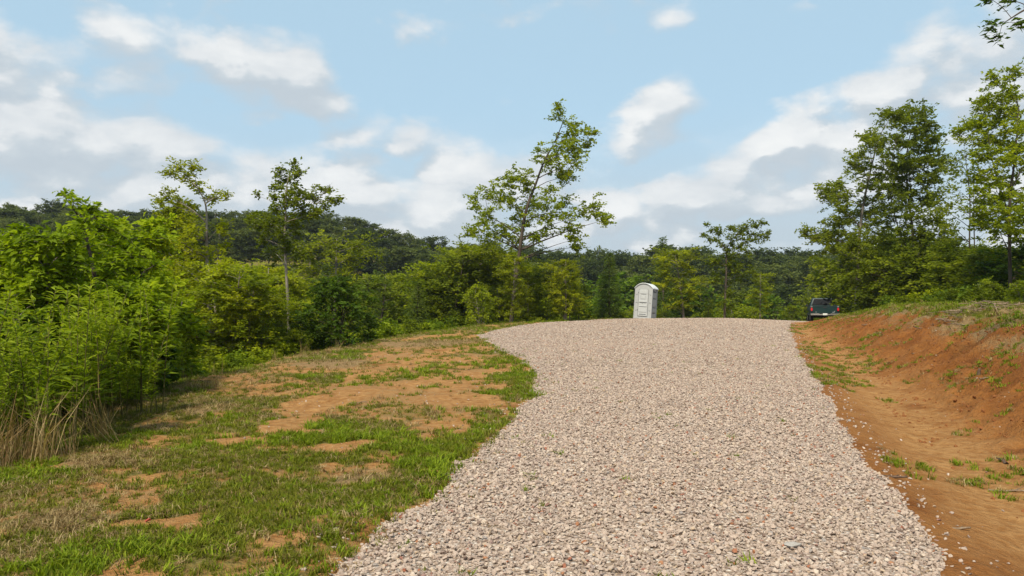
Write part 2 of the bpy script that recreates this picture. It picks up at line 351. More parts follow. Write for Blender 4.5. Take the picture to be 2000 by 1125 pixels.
n1 = tt.noise(P, 1.3, 6, .6); n2 = tt.noise(P, 9, 6, .65); n3 = tt.noise(P, 45, 4, .6); n4 = tt.noise(P, .35, 3)
clay = tt.ramp(n1, [(.25, (.185, .062, .014)), (.5, (.265, .098, .024)), (.75, (.345, .150, .042))])
clay = tt.mix(tt.math('MULTIPLY', tt.smooth(tt.noise(P, 22, 5, .7), .53, .66), .6), clay, (.10, .034, .011))
clay = tt.mix(tt.math('MULTIPLY', tt.smooth(n2, .42, .75), .75), clay, (.165, .053, .013))
clay = tt.mix(tt.math('MULTIPLY', tt.smooth(n3, .52, .80), .5), clay, (.38, .20, .085))
sand = tt.mix(tt.smooth(n2, .3, .7), (.32, .145, .045), (.48, .26, .10))
clay = tt.mix(tt.math('MULTIPLY', att('wash'), tt.smooth(n1, .22, .52), None, True), clay, sand)
turf = tt.mix(tt.smooth(n2, .3, .7), (.105, .100, .020), (.20, .165, .045))
turf = tt.mix(tt.math('MULTIPLY', tt.smooth(n3, .45, .7), .5), turf, (.20, .15, .06))
gfac = tt.smooth(tt.math('ADD', att('turf'), tt.math('MULTIPLY', tt.math('SUBTRACT', n2, .5), .7)), .35, .75)
straw = tt.mix(tt.smooth(n3, .35, .65), (.16, .095, .045), (.36, .25, .12))
col = tt.mix(gfac, clay, turf)
dfac = tt.smooth(tt.math('ADD', att('straw'), tt.math('MULTIPLY', tt.math('SUBTRACT', n2, .5), .9)), .35, .8)
col = tt.mix(tt.math('MULTIPLY', dfac, .85), col, straw)
cb = tt.math('ADD', tt.math('MULTIPLY', n2, .7), tt.math('MULTIPLY', n3, .5))
p = pbsdf(tt, col, .95, .08, bump(tt, tt.math('ADD', cb, tt.math('MULTIPLY', tt.noise(P, 4.5, 8, .7), 1.2)), .9, .09)); finish(tt, p.outputs[0])
wet = np.maximum(wet, (fx < G1(fy) + .3) * 1.25)
me = mesh_np('ground', np.stack([fx, fy, gz], -1), [gf], [M_GROUND], {'turf': ('POINT', gm), 'straw': ('POINT', dm), 'wash': ('POINT', wet)}, smooth=True)
ground = link('ground', me, kind='structure')

# gravel drive: a sheet under the loose stones
ys = axis([(1.5, 14, .1), (14, 30, .2), (30, 70, .4)]); tq = np.linspace(0, 1, 60)
YR, TQ = np.meshgrid(ys, tq, indexing='ij')
xa = G1(YR) + edge_wob(YR, 3); xb = G2(YR) + edge_wob(YR, 8); XR = xa * (1 - TQ) + xb * TQ
ed = np.minimum(XR - xa, xb - XR)
ZR = height(XR, YR) - .035 + .045 * sstep(ed, 0, .25)
ir = np.arange(XR.size).reshape(XR.shape); fr = np.stack([ir[:-1, :-1], ir[:-1, 1:], ir[1:, 1:], ir[1:, :-1]], -1).reshape(-1, 4)
m, tt = new_mat('gravel_bed'); P = tt.node('ShaderNodeNewGeometry').outputs['Position']
vo = tt.node('ShaderNodeTexVoronoi'); tt.l.new(P, vo.inputs['Vector']); vo.inputs['Scale'].default_value = 26
vc = tt.node('ShaderNodeSeparateColor'); tt.l.new(vo.outputs['Color'], vc.inputs[0])
STONES = [(0, (.22, .155, .125)), (.12, (.34, .27, .23)), (.35, (.46, .375, .315)), (.55, (.54, .455, .39)), (.75, (.46, .40, .355)), (.9, (.60, .53, .46)), (1, (.42, .29, .19))]
col = tt.ramp(vc.outputs[0], STONES)
col = tt.mix(tt.smooth(vo.outputs['Distance'], .25, .65), col, (.24, .175, .13))
p = pbsdf(tt, col, .9, .15, bump(tt, tt.math('SUBTRACT', 1.0, vo.outputs['Distance']), .9, .03)); finish(tt, p.outputs[0])
road = link('gravel_road', mesh_np('gravel_road', np.stack([XR.ravel(), YR.ravel(), ZR.ravel()], -1), [fr], [m], smooth=True), kind='structure')
def road_z(x, y):
    xa_ = G1(y) + edge_wob(y, 3); xb_ = G2(y) + edge_wob(y, 8); e = np.minimum(x - xa_, xb_ - x)
    return height(x, y) - .035 + .045 * sstep(e, 0, .25)

# ------------------------------------------------------------------ scattered stuff (geometry nodes over a point mesh)
def scatter(name, pts, scl, rot, which, protos, kind='stuff', parent=None, label=None, cat=None):
    col = bpy.data.collections.new(name + '_pieces')
    for i, pm in enumerate(protos):
        o = bpy.data.objects.new('%s_piece_%02d' % (name, i), pm); col.objects.link(o)
    me = bpy.data.meshes.new(name); pts = np.asarray(pts, np.float32); me.vertices.add(len(pts)); me.vertices.foreach_set('co', pts.ravel())
    a = me.attributes.new('size', 'FLOAT', 'POINT'); a.data.foreach_set('value', np.asarray(scl, np.float32))
    a = me.attributes.new('turn', 'FLOAT_VECTOR', 'POINT'); a.data.foreach_set('vector', np.asarray(rot, np.float32).ravel())
    a = me.attributes.new('which', 'INT', 'POINT'); a.data.foreach_set('value', np.asarray(which, np.int32))
    o = link(name, me, parent, kind=kind, label=label, category=cat)
    g = bpy.data.node_groups.new(name, 'GeometryNodeTree')
    g.interface.new_socket('Geometry', in_out='INPUT', socket_type='NodeSocketGeometry'); g.interface.new_socket('Geometry', in_out='OUTPUT', socket_type='NodeSocketGeometry')
    n = g.nodes; l = g.links; gi = n.new('NodeGroupInput'); go = n.new('NodeGroupOutput')
    def attr(nm, ty): q = n.new('GeometryNodeInputNamedAttribute'); q.data_type = ty; q.inputs[0].default_value = nm; return q.outputs[0]
    ci = n.new('GeometryNodeCollectionInfo'); ci.inputs[0].default_value = col; ci.inputs[1].default_value = True; ci.inputs[2].default_value = True
    ip = n.new('GeometryNodeInstanceOnPoints'); er = n.new('FunctionNodeEulerToRotation')
    l.new(gi.outputs[0], ip.inputs['Points']); l.new(ci.outputs[0], ip.inputs['Instance']); ip.inputs['Pick Instance'].default_value = True
    l.new(attr('which', 'INT'), ip.inputs['Instance Index']); l.new(attr('turn', 'FLOAT_VECTOR'), er.inputs[0]); l.new(er.outputs[0], ip.inputs['Rotation'])
    l.new(attr('size', 'FLOAT'), ip.inputs['Scale']); l.new(ip.outputs[0], go.inputs[0])
    md = o.modifiers.new('scatter', 'NODES'); md.node_group = g
    return o
rng = np.random.default_rng(7)
m, tt = new_mat('crushed_stone')
oi = tt.node('ShaderNodeObjectInfo').outputs['Random']; oc = tt.node('ShaderNodeTexCoord').outputs['Object']
col = tt.ramp(oi, [(0, (.22, .15, .118)), (.08, (.32, .245, .20)), (.30, (.39, .30, .243)), (.52, (.45, .345, .275)), (.72, (.40, .31, .248)), (.86, (.515, .42, .34)), (.92, (.42, .30, .195)), (.955, (.28, .25, .235)), (.985, (.28, .095, .05)), (1, (.34, .16, .08))])
nn = tt.noise(oc, 2.2, 5, .6); col = tt.mix(tt.math('MULTIPLY', tt.smooth(nn, .45, .75), .35), col, (.30, .20, .15))
p = pbsdf(tt, col, .88, .18, bump(tt, nn, .4, .15)); finish(tt, p.outputs[0]); M_STONE = m
def rock_mesh(name, seed, n=15, sq=(1, .8, .55), mat=M_STONE):
    rr = np.random.default_rng(seed); v = rr.normal(size=(n, 3)); v /= np.linalg.norm(v, axis=1, keepdims=True); v *= rr.uniform(.75, 1, (n, 1)); v *= np.array(sq) * .5
    bm = bmesh.new(); vs = [bm.verts.new(q) for q in v]; r_ = bmesh.ops.convex_hull(bm, input=vs)
    dead = [e for e in r_['geom_interior'] if isinstance(e, bmesh.types.BMVert)]
    if dead: bmesh.ops.delete(bm, geom=dead, context='VERTS')
    me = bpy.data.meshes.new(name); bm.to_mesh(me); bm.free(); me.materials.append(mat); return me
rocks = [rock_mesh('stone_%d' % i, i, 13 + i % 6, (1, .72 + .05 * (i % 5), .45 + .06 * (i % 4))) for i in range(10)]
def sample(n, x0, x1, y0, y1): return rng.uniform(x0, x1, n), rng.uniform(y0, y1, n)
PX, PY, PS = [], [], []
for (y0, y1, dn, s0, s1) in [(2.6, 9, 1650, .022, .054), (9, 16, 1250, .024, .054), (16, 26, 620, .028, .06), (26, 54, 190, .036, .075)]:
    x0, x1 = G1(np.linspace(y0, y1, 30)).min() - .8, G2(np.linspace(y0, y1, 30)).max() + .8
    n = int((x1 - x0) * (y1 - y0) * dn); x, y = sample(n, x0, x1, y0, y1); ins = road_t(x, y)
    keep = (ins > 0) | (rng.uniform(size=n) < .15 * np.exp(ins / .10)) & (ins > -.7)
    x, y = x[keep], y[keep]; PX.append(x); PY.append(y); PS.append(s0 + (s1 - s0) * rng.uniform(size=len(x))**1.8)
x, y, sz = map(np.concatenate, (PX, PY, PS)); ins = road_t(x, y)
z = np.where(ins > 0, road_z(x, y) + sz * rng.uniform(.0, .38, len(x)), height(x, y) + sz * .1)
rot = np.stack([rng.normal(0, .5, len(x)), rng.normal(0, .5, len(x)), rng.uniform(0, 6.28, len(x))], -1)
scatter('gravel', np.stack([x, y, z], -1), sz, rot, rng.integers(0, 10, len(x)), rocks, label='pale crushed stone gravel covering the drive', cat='gravel')
# loose stones on the clay
x, y = sample(26000, 2.4, 17, 4, 42); ok = (x > G2(y) + .1) & (x < BX(y) + .6) & (rng.uniform(size=len(x)) < (.15 + .45 * np.exp(-(x - G2(y)) / .22)) * (.25 + sstep(fbm(x * .9, y * .9, 3, 71), .45, .62)))
x2, y2 = sample(2600, -4.5, 1, 8, 36); ok2 = (x2 < G1(y2)) & (spots(x2, y2, BARE) > .45)
x, y = np.concatenate([x[ok], x2[ok2]]), np.concatenate([y[ok], y2[ok2]]); sz = .012 + .042 * rng.uniform(size=len(x))**3
scatter('loose_stones', np.stack([x, y, height(x, y) + sz * .12], -1), sz, np.stack([rng.normal(0, .4, len(x)), rng.normal(0, .4, len(x)), rng.uniform(0, 6.28, len(x))], -1), rng.integers(0, 10, len(x)), rocks, label='small pale stones strewn over the red clay', cat='stones')
m_clod = plain('clay_clod', (.20, .078, .028), .95, .05, 0, .35, 6, .6)
clods = [rock_mesh('clod_%d' % i, 60 + i, 20, (1, .9, .7), m_clod) for i in range(5)]
x, y = sample(90000, 4, 19, 4, 44); ok = (x > TX(y) - .9) & (x < BX(y) + .2) & (rng.uniform(size=len(x)) < .10 + .75 * sstep(fbm(x * 1.1, y * 1.1, 3, 75), .44, .62))
x, y = x[ok], y[ok]; sz = .012 + .075 * rng.uniform(size=len(x))**3.5
scatter('clay_clods', np.stack([x, y, height(x, y) - sz * .08], -1), sz, rng.uniform(0, 6.28, (len(x), 3)), rng.integers(0, 5, len(x)), clods, label='crumbled red clay clods on the cut bank', cat='clods')

# grass
def blade_mesh(name, n, h, spread, wid, lean, mat, seed, r0=.02):
    rr = np.random.default_rng(seed); V = []; Fq = []; T = []; ft = []
    for i in range(n):
        a = rr.uniform(0, 6.28); b = rr.uniform(0, 6.28); r_ = rr.uniform(0, r0); base = np.array([math.cos(b) * r_, math.sin(b) * r_, -.01]); hh = h * rr.uniform(.45, 1)
        d = np.array([math.cos(a), math.sin(a), 0]); sd = np.array([-d[1], d[0], 0]) * wid * rr.uniform(.6, 1.2); ln = lean * rr.uniform(.25, 1)
        k = len(V)
        for q in (0, .5): c = base + d * ln * hh * q**1.6 + np.array([0, 0, hh * q]); wv = sd * (1 - .3 * q); V += [c - wv, c + wv]
        V.append(base + d * ln * hh * 1.05 + np.array([0, 0, hh * (1 - .35 * ln * ln)])); Fq.append([k, k + 1, k + 3, k + 2]); T.append([k + 2, k + 3, k + 4]); 
        tv = rr.uniform(0, 1); ft.append(tv)
    return mesh_np(name, np.array(V), [np.array(Fq), np.array(T)], [mat], {'tint': ('FACE', ft + ft)})
GR_G = leaf_mat('grass_green', ((.075, .085, .008), (.145, .155, .012), (.225, .225, .025)))
GR_L = leaf_mat('grass_lush', ((.080, .115, .006), (.140, .195, .008), (.225, .27, .016)))
GR_D = leaf_mat('grass_dry', ((.14, .085, .035), (.27, .185, .08), (.40, .30, .15)), .25, .5)
tufts = [blade_mesh('grass_green_%d' % i, 16, .052 + .012 * i, .03, .0038, 1.1, GR_G, 80 + i, .05) for i in range(3)] + [blade_mesh('grass_lush_%d' % i, 18, .066 + .015 * i, .03, .0046, .95, GR_L, 90 + i, .055) for i in range(3)] + [blade_mesh('grass_dry_%d' % i, 14, .065 + .015 * i, .03, .0034, 1.4, GR_D, 95 + i, .06) for i in range(3)]
PX, PY, PS, PW = [], [], [], []
for (x0, x1, y0, y1, dn, s0) in [(-6.5, 1, 3, 9, 800, .92), (-8.5, 1.2, 9, 16, 400, 1.0), (-10, 1.2, 16, 28, 110, 1.3), (-9, 8, 28, 54, 45, 1.6), (5, 13, 7, 20, 130, 1.3), (8, 30, 20, 60, 55, 1.8)]:
    n = int((x1 - x0) * (y1 - y0) * dn); x, y = sample(n, x0, x1, y0, y1); g_ = grass_mask(x, y); sp = spots(x, y, DRY)
    keep = (rng.uniform(size=n) < np.maximum(g_**1.6, .75 * np.exp(-np.abs(G1(y) + edge_wob(y, 3) - .12 - x) / .16) * (fbm(y * .7, y * 0 + 2.2, 3, 97) > .40) * (y < 30))) & (x > EX(y) - 5)
    x, y, sp = x[keep], y[keep], sp[keep]; nz = fbm(x * .55, y * .55, 3, 83); lush = sstep(fbm(x * .8 + 40, y * .8, 3, 87), .50, .62)
    ge = G1(y) + edge_wob(y, 3); el_ = np.exp(-np.maximum(ge - x, 0) / .5) * (x < ge + .15)            # a lusher fringe along the gravel
    u = rng.uniform(size=len(x)); pl = np.clip(.05 + .45 * lush + .22 * el_ - .6 * sp, 0, .8); pd = np.clip(.25 + .7 * sp - .25 * lush + .9 * (nz - .5), .08, .9)
    wq = np.where(u < pl, 3, np.where(rng.uniform(size=len(x)) < pd, 6, 0)) + rng.integers(0, 3, len(x))
    PX.append(x); PY.append(y); PW.append(wq); PS.append(s0 * rng.uniform(.6, 1.25, len(x)) * (1 + .12 * el_ + .15 * lush))
x, y, sz, wq = map(np.concatenate, (PX, PY, PS, PW))
# sparse tufts on clay and in the gravel
xs, yss = sample(11000, -4.5, 18, 4, 44); cl = fbm(xs * .75, yss * .75, 3, 91); q = rng.uniform(size=len(xs))
sel = ((xs > G2(yss) - .15) & (xs < BX(yss)) & (q < .95 * sstep(cl, .45, .60))) | ((xs < G1(yss)) & (spots(xs, yss, BARE) > .3) & (q < .9 * sstep(cl, .47, .58)))
xs, yss = xs[sel], yss[sel]
cx_ = np.repeat(xs, 5) + rng.normal(0, .07, len(xs) * 5); cy_ = np.repeat(yss, 5) + rng.normal(0, .07, len(xs) * 5)
xg, yg = sample(150, -.8, 9, 4.5, 26); sg_ = road_t(xg, yg) > .1; xg, yg = np.repeat(xg[sg_], 2), np.repeat(yg[sg_], 2)
xg = xg + rng.normal(0, .03, len(xg)); yg = yg + rng.normal(0, .03, len(yg))
x = np.concatenate([x, cx_, xg]); y = np.concatenate([y, cy_, yg]); sz = np.concatenate([sz, rng.uniform(.6, 1.3, len(cx_)), rng.uniform(.6, 1.1, len(xg))])
wq = np.concatenate([wq, rng.choice([0, 1, 2, 3, 4, 5, 7, 8], len(cx_)), rng.integers(0, 6, len(xg))])
rot = np.stack([rng.normal(0, .15, len(x)), rng.normal(0, .15, len(x)), rng.uniform(0, 6.28, len(x))], -1)
scatter('grass', np.stack([x, y, height(x, y) + .005], -1), sz, rot, wq, tufts, label='patchy short grass over the red clay verges', cat='grass')

# ------------------------------------------------------------------ plants
def nrm(v): return v / (np.linalg.norm(v, axis=-1, keepdims=True) + 1e-9)
def leaves_np(pos, ax_, nr, L, W, shape='oval', fold=.25):
    ax_ = nrm(ax_); sd = nrm(np.cross(ax_, nr)); nr = nrm(np.cross(sd, ax_)); L = L[:, None]; W = W[:, None]; N = len(pos)
    if shape == 'oval':                                        # four triangles, folded along the midrib, drooping tip
        v = np.stack([pos, pos + ax_ * L * .38 - sd * W * .5 + nr * W * fold, pos + ax_ * L * .42, pos + ax_ * L * .38 + sd * W * .5 + nr * W * fold, pos + ax_ * L - nr * L * .12], 1)
        fs = np.array([[0, 2, 1], [0, 3, 2], [1, 2, 4], [2, 3, 4]]); k = 5
    else:                                                      # two triangles
        v = np.stack([pos, pos + ax_ * L * .5 - sd * W * .5 + nr * W * fold, pos + ax_ * L, pos + ax_ * L * .5 + sd * W * .5 + nr * W * fold], 1)
        fs = np.array([[0, 2, 1], [0, 3, 2]]); k = 4
    return v.reshape(-1, 3), (np.arange(N)[:, None, None] * k + fs[None]).reshape(-1, 3), len(fs)
def plant(seed, trunk, sprays, leaf=(.13, .07), dens_=1.0, shape='card', up=.75, rad=None, bark=None, tips=5, mats=None, twig_r=.006, tw=None):
    """trunk: list of stems, each [(x,y,z,r)...]; sprays: (x,y,z,r,thick,tint) -> (wood mesh, leaf mesh)"""
    rr = np.random.default_rng(seed); tb = Tubes(); stems = []
    for st in trunk:
        st = np.array(st, float); n = max(6, len(st) * 3); q = np.linspace(0, len(st) - 1, n)
        p = np.stack([np.interp(q, np.arange(len(st)), st[:, i]) for i in range(4)], -1)
        for _ in range(2): p[1:-1] = (p[:-2] + 2 * p[1:-1] + p[2:]) / 4
        tb.add(p[:, :3], p[:, 3], 7); stems.append(p)
    allp = np.concatenate(stems)
    P_, A_, N_, T_, S_ = [], [], [], [], []
    for (sx, sy, sz_, r_, th, tint) in sprays:
        c = np.array([sx, sy, sz_]); dd = np.linalg.norm((allp[:, :3] - c) * np.array([1, 1, .8]), axis=1) + 1.6 * np.maximum((sz_ - allp[:, 2]) - 1.1 * np.hypot(allp[:, 0] - sx, allp[:, 1] - sy), 0) + 3.0 * np.maximum(allp[:, 2] - (sz_ - .25 * np.hypot(allp[:, 0] - sx, allp[:, 1] - sy)), 0)
        b = allp[np.argmin(dd)]; a0 = b[:3]; L0 = np.linalg.norm(c - a0)
        out = c - a0; hor = np.array([out[0], out[1], 0]); 
        if L0 > .12:
            mid = a0 * .5 + c * .5 + np.array([0, 0, .08 * L0]) + rr.normal(0, .05 * L0, 3); rb = min(b[3] * .55, .012 + .010 * L0)
            q = np.linspace(0, 1, 5)[:, None]; path = a0 * (1 - q)**2 + 2 * mid * q * (1 - q) + c * q**2
            tb.add(path, np.linspace(rb, twig_r, 5), 5)
        if np.linalg.norm(hor) < .2 * r_: hor = rr.normal(0, 1, 3) * [1, 1, 0]
        hd = math.atan2(hor[1], hor[0])
        for k in range(int(tips * 1.7)):
            an = hd + rr.normal(0, 1.25); ln = r_ * rr.uniform(.55, 1.15)
            st = c + np.array([math.cos(an), math.sin(an), 0]) * -.25 * r_ * rr.uniform(0, 1) + rr.normal(0, th * r_ * .45, 3) * [.6, .6, 1]
            d = np.array([math.cos(an), math.sin(an), rr.normal(.12, .25)]); en = st + d * ln; en[2] -= .10 * ln
            if tw is None or tw: tb.add([c * .5 + st * .5, (st + en) / 2 + [0, 0, .04 * ln], en], [twig_r, twig_r * .7, twig_r * .35], 3)
            nl = max(4, int(dens_ * ln / leaf[0] * 4.6)); q = rr.uniform(.05, 1.05, nl)
            pos = st + (en - st) * q[:, None] + [0, 0, .04 * ln] + rr.normal(0, leaf[0] * .35, (nl, 3))
            sdv = np.array([-d[1], d[0], 0]) * rr.choice([-1, 1], nl)[:, None]
            P_.append(pos); A_.append(d * .7 + sdv * rr.uniform(.2, 1.2, nl)[:, None] + rr.normal(0, .3, (nl, 3)) + [0, 0, -.12])
            nn_ = rr.normal(0, 1, (nl, 3)) * (1 - up) * .8 + np.array([0, 0, 1]) * up + np.array([math.cos(an), math.sin(an), 0]) * .45; N_.append(nn_)
            T_.append(np.clip(tint + rr.normal(0, .12) + rr.normal(0, .14, nl), 0, 1)); S_.append(rr.uniform(.6, 1.2, nl))
    P_, A_, N_, T_, S_ = map(np.concatenate, (P_, A_, N_, T_, S_))
    v, f, k = leaves_np(P_, A_, N_, leaf[0] * S_, leaf[1] * S_, shape)
    crown = mesh_np('crown', v, [f], [mats or L_MID], {'tint': ('FACE', np.repeat(T_, k))})
    return tb.mesh('trunk', bark or BARK), crown
def put(name, label, meshes, loc, group=None, cat='tree', rz=0, scl=1.0, names=('trunk', 'crown')):
    e = thing(name, label, cat, loc, rz, group); e.scale = (scl, scl, scl) if not isinstance(scl, tuple) else scl
    for nm, me_ in zip(names, meshes): link(nm, me_, e)
    return e
def hero(name, label, d, base, trunks, sprays, mats, seed, jit=.45, th=.25, scale=1.3, lighter=0.0, **kw):
    th = th * 2.6; kw['up'] = kw.get('up', .5) * .62; kw['dens_'] = kw.get('dens_', 1) * 1.25
    """a tree whose stems and leaf sprays were read off the photograph; its depth comes from where its base stands, its sprays also spread front to back"""
    rr = np.random.default_rng(seed); bx = (base[0] - 1000) / F * d; bz = h1(bx, d) - .05; o = np.array([bx, d, bz])
    tr = []
    for st in trunks:
        pts = []
        for i, (px, py, r_) in enumerate(st):
            v = np.array(wpx(px, py, d)) - o; v[1] += (0 if i == 0 else rr.normal(0, .12)); pts.append((*v, r_))
        if st is trunks[0]: pts[0] = (pts[0][0], 0, 0, pts[0][3])
        tr.append(pts)
    sp = []
    cxm = np.mean([s_[0] for s_ in sprays])
    for s_ in sprays:
        px, py, r_ = s_[:3]; tint = (s_[3] if len(s_) > 3 else .5) + lighter; rw = r_ / F * d * scale
        off = rr.normal(0, jit) * (1.2 + .02 * r_) ; dd = off if len(s_) < 5 else s_[4]
        v = np.array(wpx(px, py, d + dd)) - o; sp.append((*v, rw, th, tint))
    return put(name, label, plant(seed, tr, sp, mats=mats, **kw), tuple(o))
def crop(lst, x0, y0, k, rk=None): return [(x0 + s_[0] * k, y0 + s_[1] * k, s_[2] * (rk or k), *s_[3:]) for s_ in lst]

# generic plants ------------------------------------------------------------
def gen(kind, H, Rr, seed, n=30):
    rr = np.random.default_rng(seed); sp = []; tr = []
    lx, ly = rr.normal(0, .05 * H, 2)
    r0 = .012 * H + .015
    if kind in ('layered', 'spire', 'forest', 'tall'):
        tr.append([(0, 0, -.1, r0), (lx * .2, ly * .2, .3 * H, r0 * .8), (lx * .6, ly * .6, .65 * H, r0 * .5), (lx, ly, .96 * H, r0 * .12)])
    else:
        for i in range(4):
            a = rr.uniform(0, 6.28); s_ = rr.uniform(.2, .5) * Rr
            tr.append([(0, 0, -.05, r0 * .7), (math.cos(a) * s_ * .5, math.sin(a) * s_ * .5, .45 * H, r0 * .5), (math.cos(a) * s_, math.sin(a) * s_, .85 * H, r0 * .15)])
    for i in range(n):
        u = (i + rr.uniform()) / n; a = i * 2.399 + rr.normal(0, .4)
        if kind == 'layered' and n < 40:
            lv = i // 4; nlv = n // 4; q = min(.985, .14 + .86 * (lv + .5 + rr.normal(0, .12)) / nlv); a = lv * 1.1 + (i % 4) * 1.571 + rr.normal(0, .35); prof = Rr * min(1, .30 + 1.0 * math.sin(math.pi * min(1, .15 + .85 * (1 - q) ** .9))) * rr.uniform(.5, 1.15); rs = prof * rr.uniform(.55, .8); rd = prof * .5; zz = q * H * .98; th = .07
        elif kind == 'layered':
            q = .16 + .84 * u; prof = Rr * min(1, .30 + 1.1 * math.sin(math.pi * min(1, .12 + .88 * (1 - q) ** .9))) * rr.uniform(.55, 1.1); rs = prof * rr.uniform(.45, .62); rd = prof * .55; zz = q * H * .98; th = .16
        elif kind == 'spire':
            q = .08 + .92 * u; prof = Rr * (1.03 - q) ** .8 * rr.uniform(.8, 1.15); rs = prof * .6 + .08; rd = prof * .5; zz = q * H * .98; th = .22
        elif kind == 'tall':
            q = .45 + .55 * u; prof = Rr * (.3 + .8 * math.sin(math.pi * (q - .4) / .65)) * rr.uniform(.5, 1.1); rs = prof * .5; rd = prof * .55; zz = q * H * .98; th = .3
        elif kind == 'forest':
            q = .28 + .72 * u; e_ = math.sqrt(max(.05, 1 - ((q - .62) / .42) ** 2)); prof = Rr * e_; rd = prof * (rr.uniform(0, 1) ** .5) * .85; rs = Rr * rr.uniform(.28, .42); zz = q * H * .95; th = .55
        else:
            q = .06 + .94 * u; e_ = math.sqrt(max(.12, 1 - (max(0, q - .35) / .66) ** 2)); rd = Rr * e_ * rr.uniform(.3, .85); rs = Rr * rr.uniform(.28, .42); zz = q * H * .95; th = .5
        tl = np.interp(zz, [0, H], [0, 1]); sp.append((lx * tl + math.cos(a) * rd, ly * tl + math.sin(a) * rd, zz, rs, th, float(np.clip(.46 + .18 * (q - .5) + rr.normal(0, .22), .05, .95))))  # tint rises with height: light on the crown tops painted into leaf colour
    return tr, sp
def proto(kind, H, Rr, seed, n, mats, leaf, **kw):
    tr, sp = gen(kind, H, Rr, seed, n); return plant(seed, tr, sp, leaf=leaf, mats=mats, **kw), H
LIB = {}
for i in range(3):
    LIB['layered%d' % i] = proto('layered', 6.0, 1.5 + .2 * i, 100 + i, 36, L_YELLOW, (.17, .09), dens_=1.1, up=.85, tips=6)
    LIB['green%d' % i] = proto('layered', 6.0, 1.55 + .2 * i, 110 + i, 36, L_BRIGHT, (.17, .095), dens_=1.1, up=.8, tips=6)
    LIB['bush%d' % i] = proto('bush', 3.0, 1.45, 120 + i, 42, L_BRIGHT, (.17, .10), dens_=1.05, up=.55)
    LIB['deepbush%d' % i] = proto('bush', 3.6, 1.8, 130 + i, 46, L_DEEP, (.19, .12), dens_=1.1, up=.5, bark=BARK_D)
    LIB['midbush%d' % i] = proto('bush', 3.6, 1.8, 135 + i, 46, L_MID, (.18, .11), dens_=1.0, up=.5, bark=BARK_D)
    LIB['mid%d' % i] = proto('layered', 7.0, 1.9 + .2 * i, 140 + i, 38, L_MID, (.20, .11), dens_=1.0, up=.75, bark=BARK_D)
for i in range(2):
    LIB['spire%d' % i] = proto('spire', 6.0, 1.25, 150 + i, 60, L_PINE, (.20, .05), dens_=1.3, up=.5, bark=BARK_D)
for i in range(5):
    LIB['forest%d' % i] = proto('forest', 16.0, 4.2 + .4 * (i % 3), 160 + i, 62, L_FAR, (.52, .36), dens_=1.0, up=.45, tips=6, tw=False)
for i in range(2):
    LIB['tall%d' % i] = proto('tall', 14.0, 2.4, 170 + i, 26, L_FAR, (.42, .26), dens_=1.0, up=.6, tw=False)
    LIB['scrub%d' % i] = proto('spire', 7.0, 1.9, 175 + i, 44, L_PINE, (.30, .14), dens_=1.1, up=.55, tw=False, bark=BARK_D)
def lib(key, name, label, px, d, top, group=None, cat='tree', wide=1.0, rz=None, sink=.05, rs=np.random.default_rng(5)):
    """a library plant standing on the ground at depth d, as tall as its top row in the photograph says"""
    x = (px - 1000) / F * d; z = h1(x, d) - sink; (ms, H) = LIB[key]; ht = max(.4, EYE + (HZ - top) / F * d - z); s_ = ht / H
    return put(name, label, ms, (x, d, z), group, cat, rs.uniform(0, 6.28) if rz is None else rz, (s_ * wide, s_ * wide, s_))

# hero trees ----------------------------------------------------------------
k = .418
hero('leaning_tree', 'tall open tree with a strongly leaning crown beside the gravel turnaround', 46, (997, 631),
     [crop([(350, 1080, .42), (372, 900, .40), (392, 770, .36), (412, 600, .31), (440, 500, .26), (470, 430, .22), (510, 310, .17), (560, 235, .12), (600, 130, .06)], 850, 180, k, .30),
      crop([(405, 640, .12), (440, 590, .1), (520, 560, .07), (620, 560, .04)], 850, 180, k, .32), crop([(400, 680, .1), (330, 620, .08), (250, 580, .05), (235, 500, .03)], 850, 180, k, .32)],
     crop([(580, 60, 22, .5), (590, 105, 34, .5), (640, 150, 40, .6), (700, 190, 36, .5), (735, 185, 18), (705, 245, 24), (620, 195, 46, .55), (590, 255, 52, .6), (560, 290, 50), (495, 290, 42), (640, 260, 40), (620, 345, 52, .65), (570, 370, 46), (660, 290, 26), (600, 400, 38),  # raised tint values paint the sunlit sprays brighter in their leaf colour
           (370, 385, 42), (345, 430, 46, .6), (430, 400, 40), (240, 465, 55), (200, 515, 42), (300, 495, 46), (250, 570, 52), (230, 635, 56), (180, 660, 34), (270, 680, 54), (360, 520, 46), (450, 505, 56, .65), (530, 480, 46), (470, 560, 56), (380, 600, 48, .65),
           (545, 560, 52), (610, 525, 54, .6), (690, 560, 40), (735, 535, 36), (780, 600, 34), (750, 575, 30), (620, 595, 40), (540, 625, 46), (630, 640, 44), (640, 690, 40), (655, 725, 34), (460, 680, 48, .3), (370, 690, 46), (320, 640, 40), (420, 650, 44, .3), (440, 440, 40), (520, 330, 36)], 850, 180, k),
     L_BRIGHT, 201, scale=1.4, leaf=(.17, .11), dens_=1.15, tips=8, up=.6, th=.3, bark=BARK_D)
k = .3734
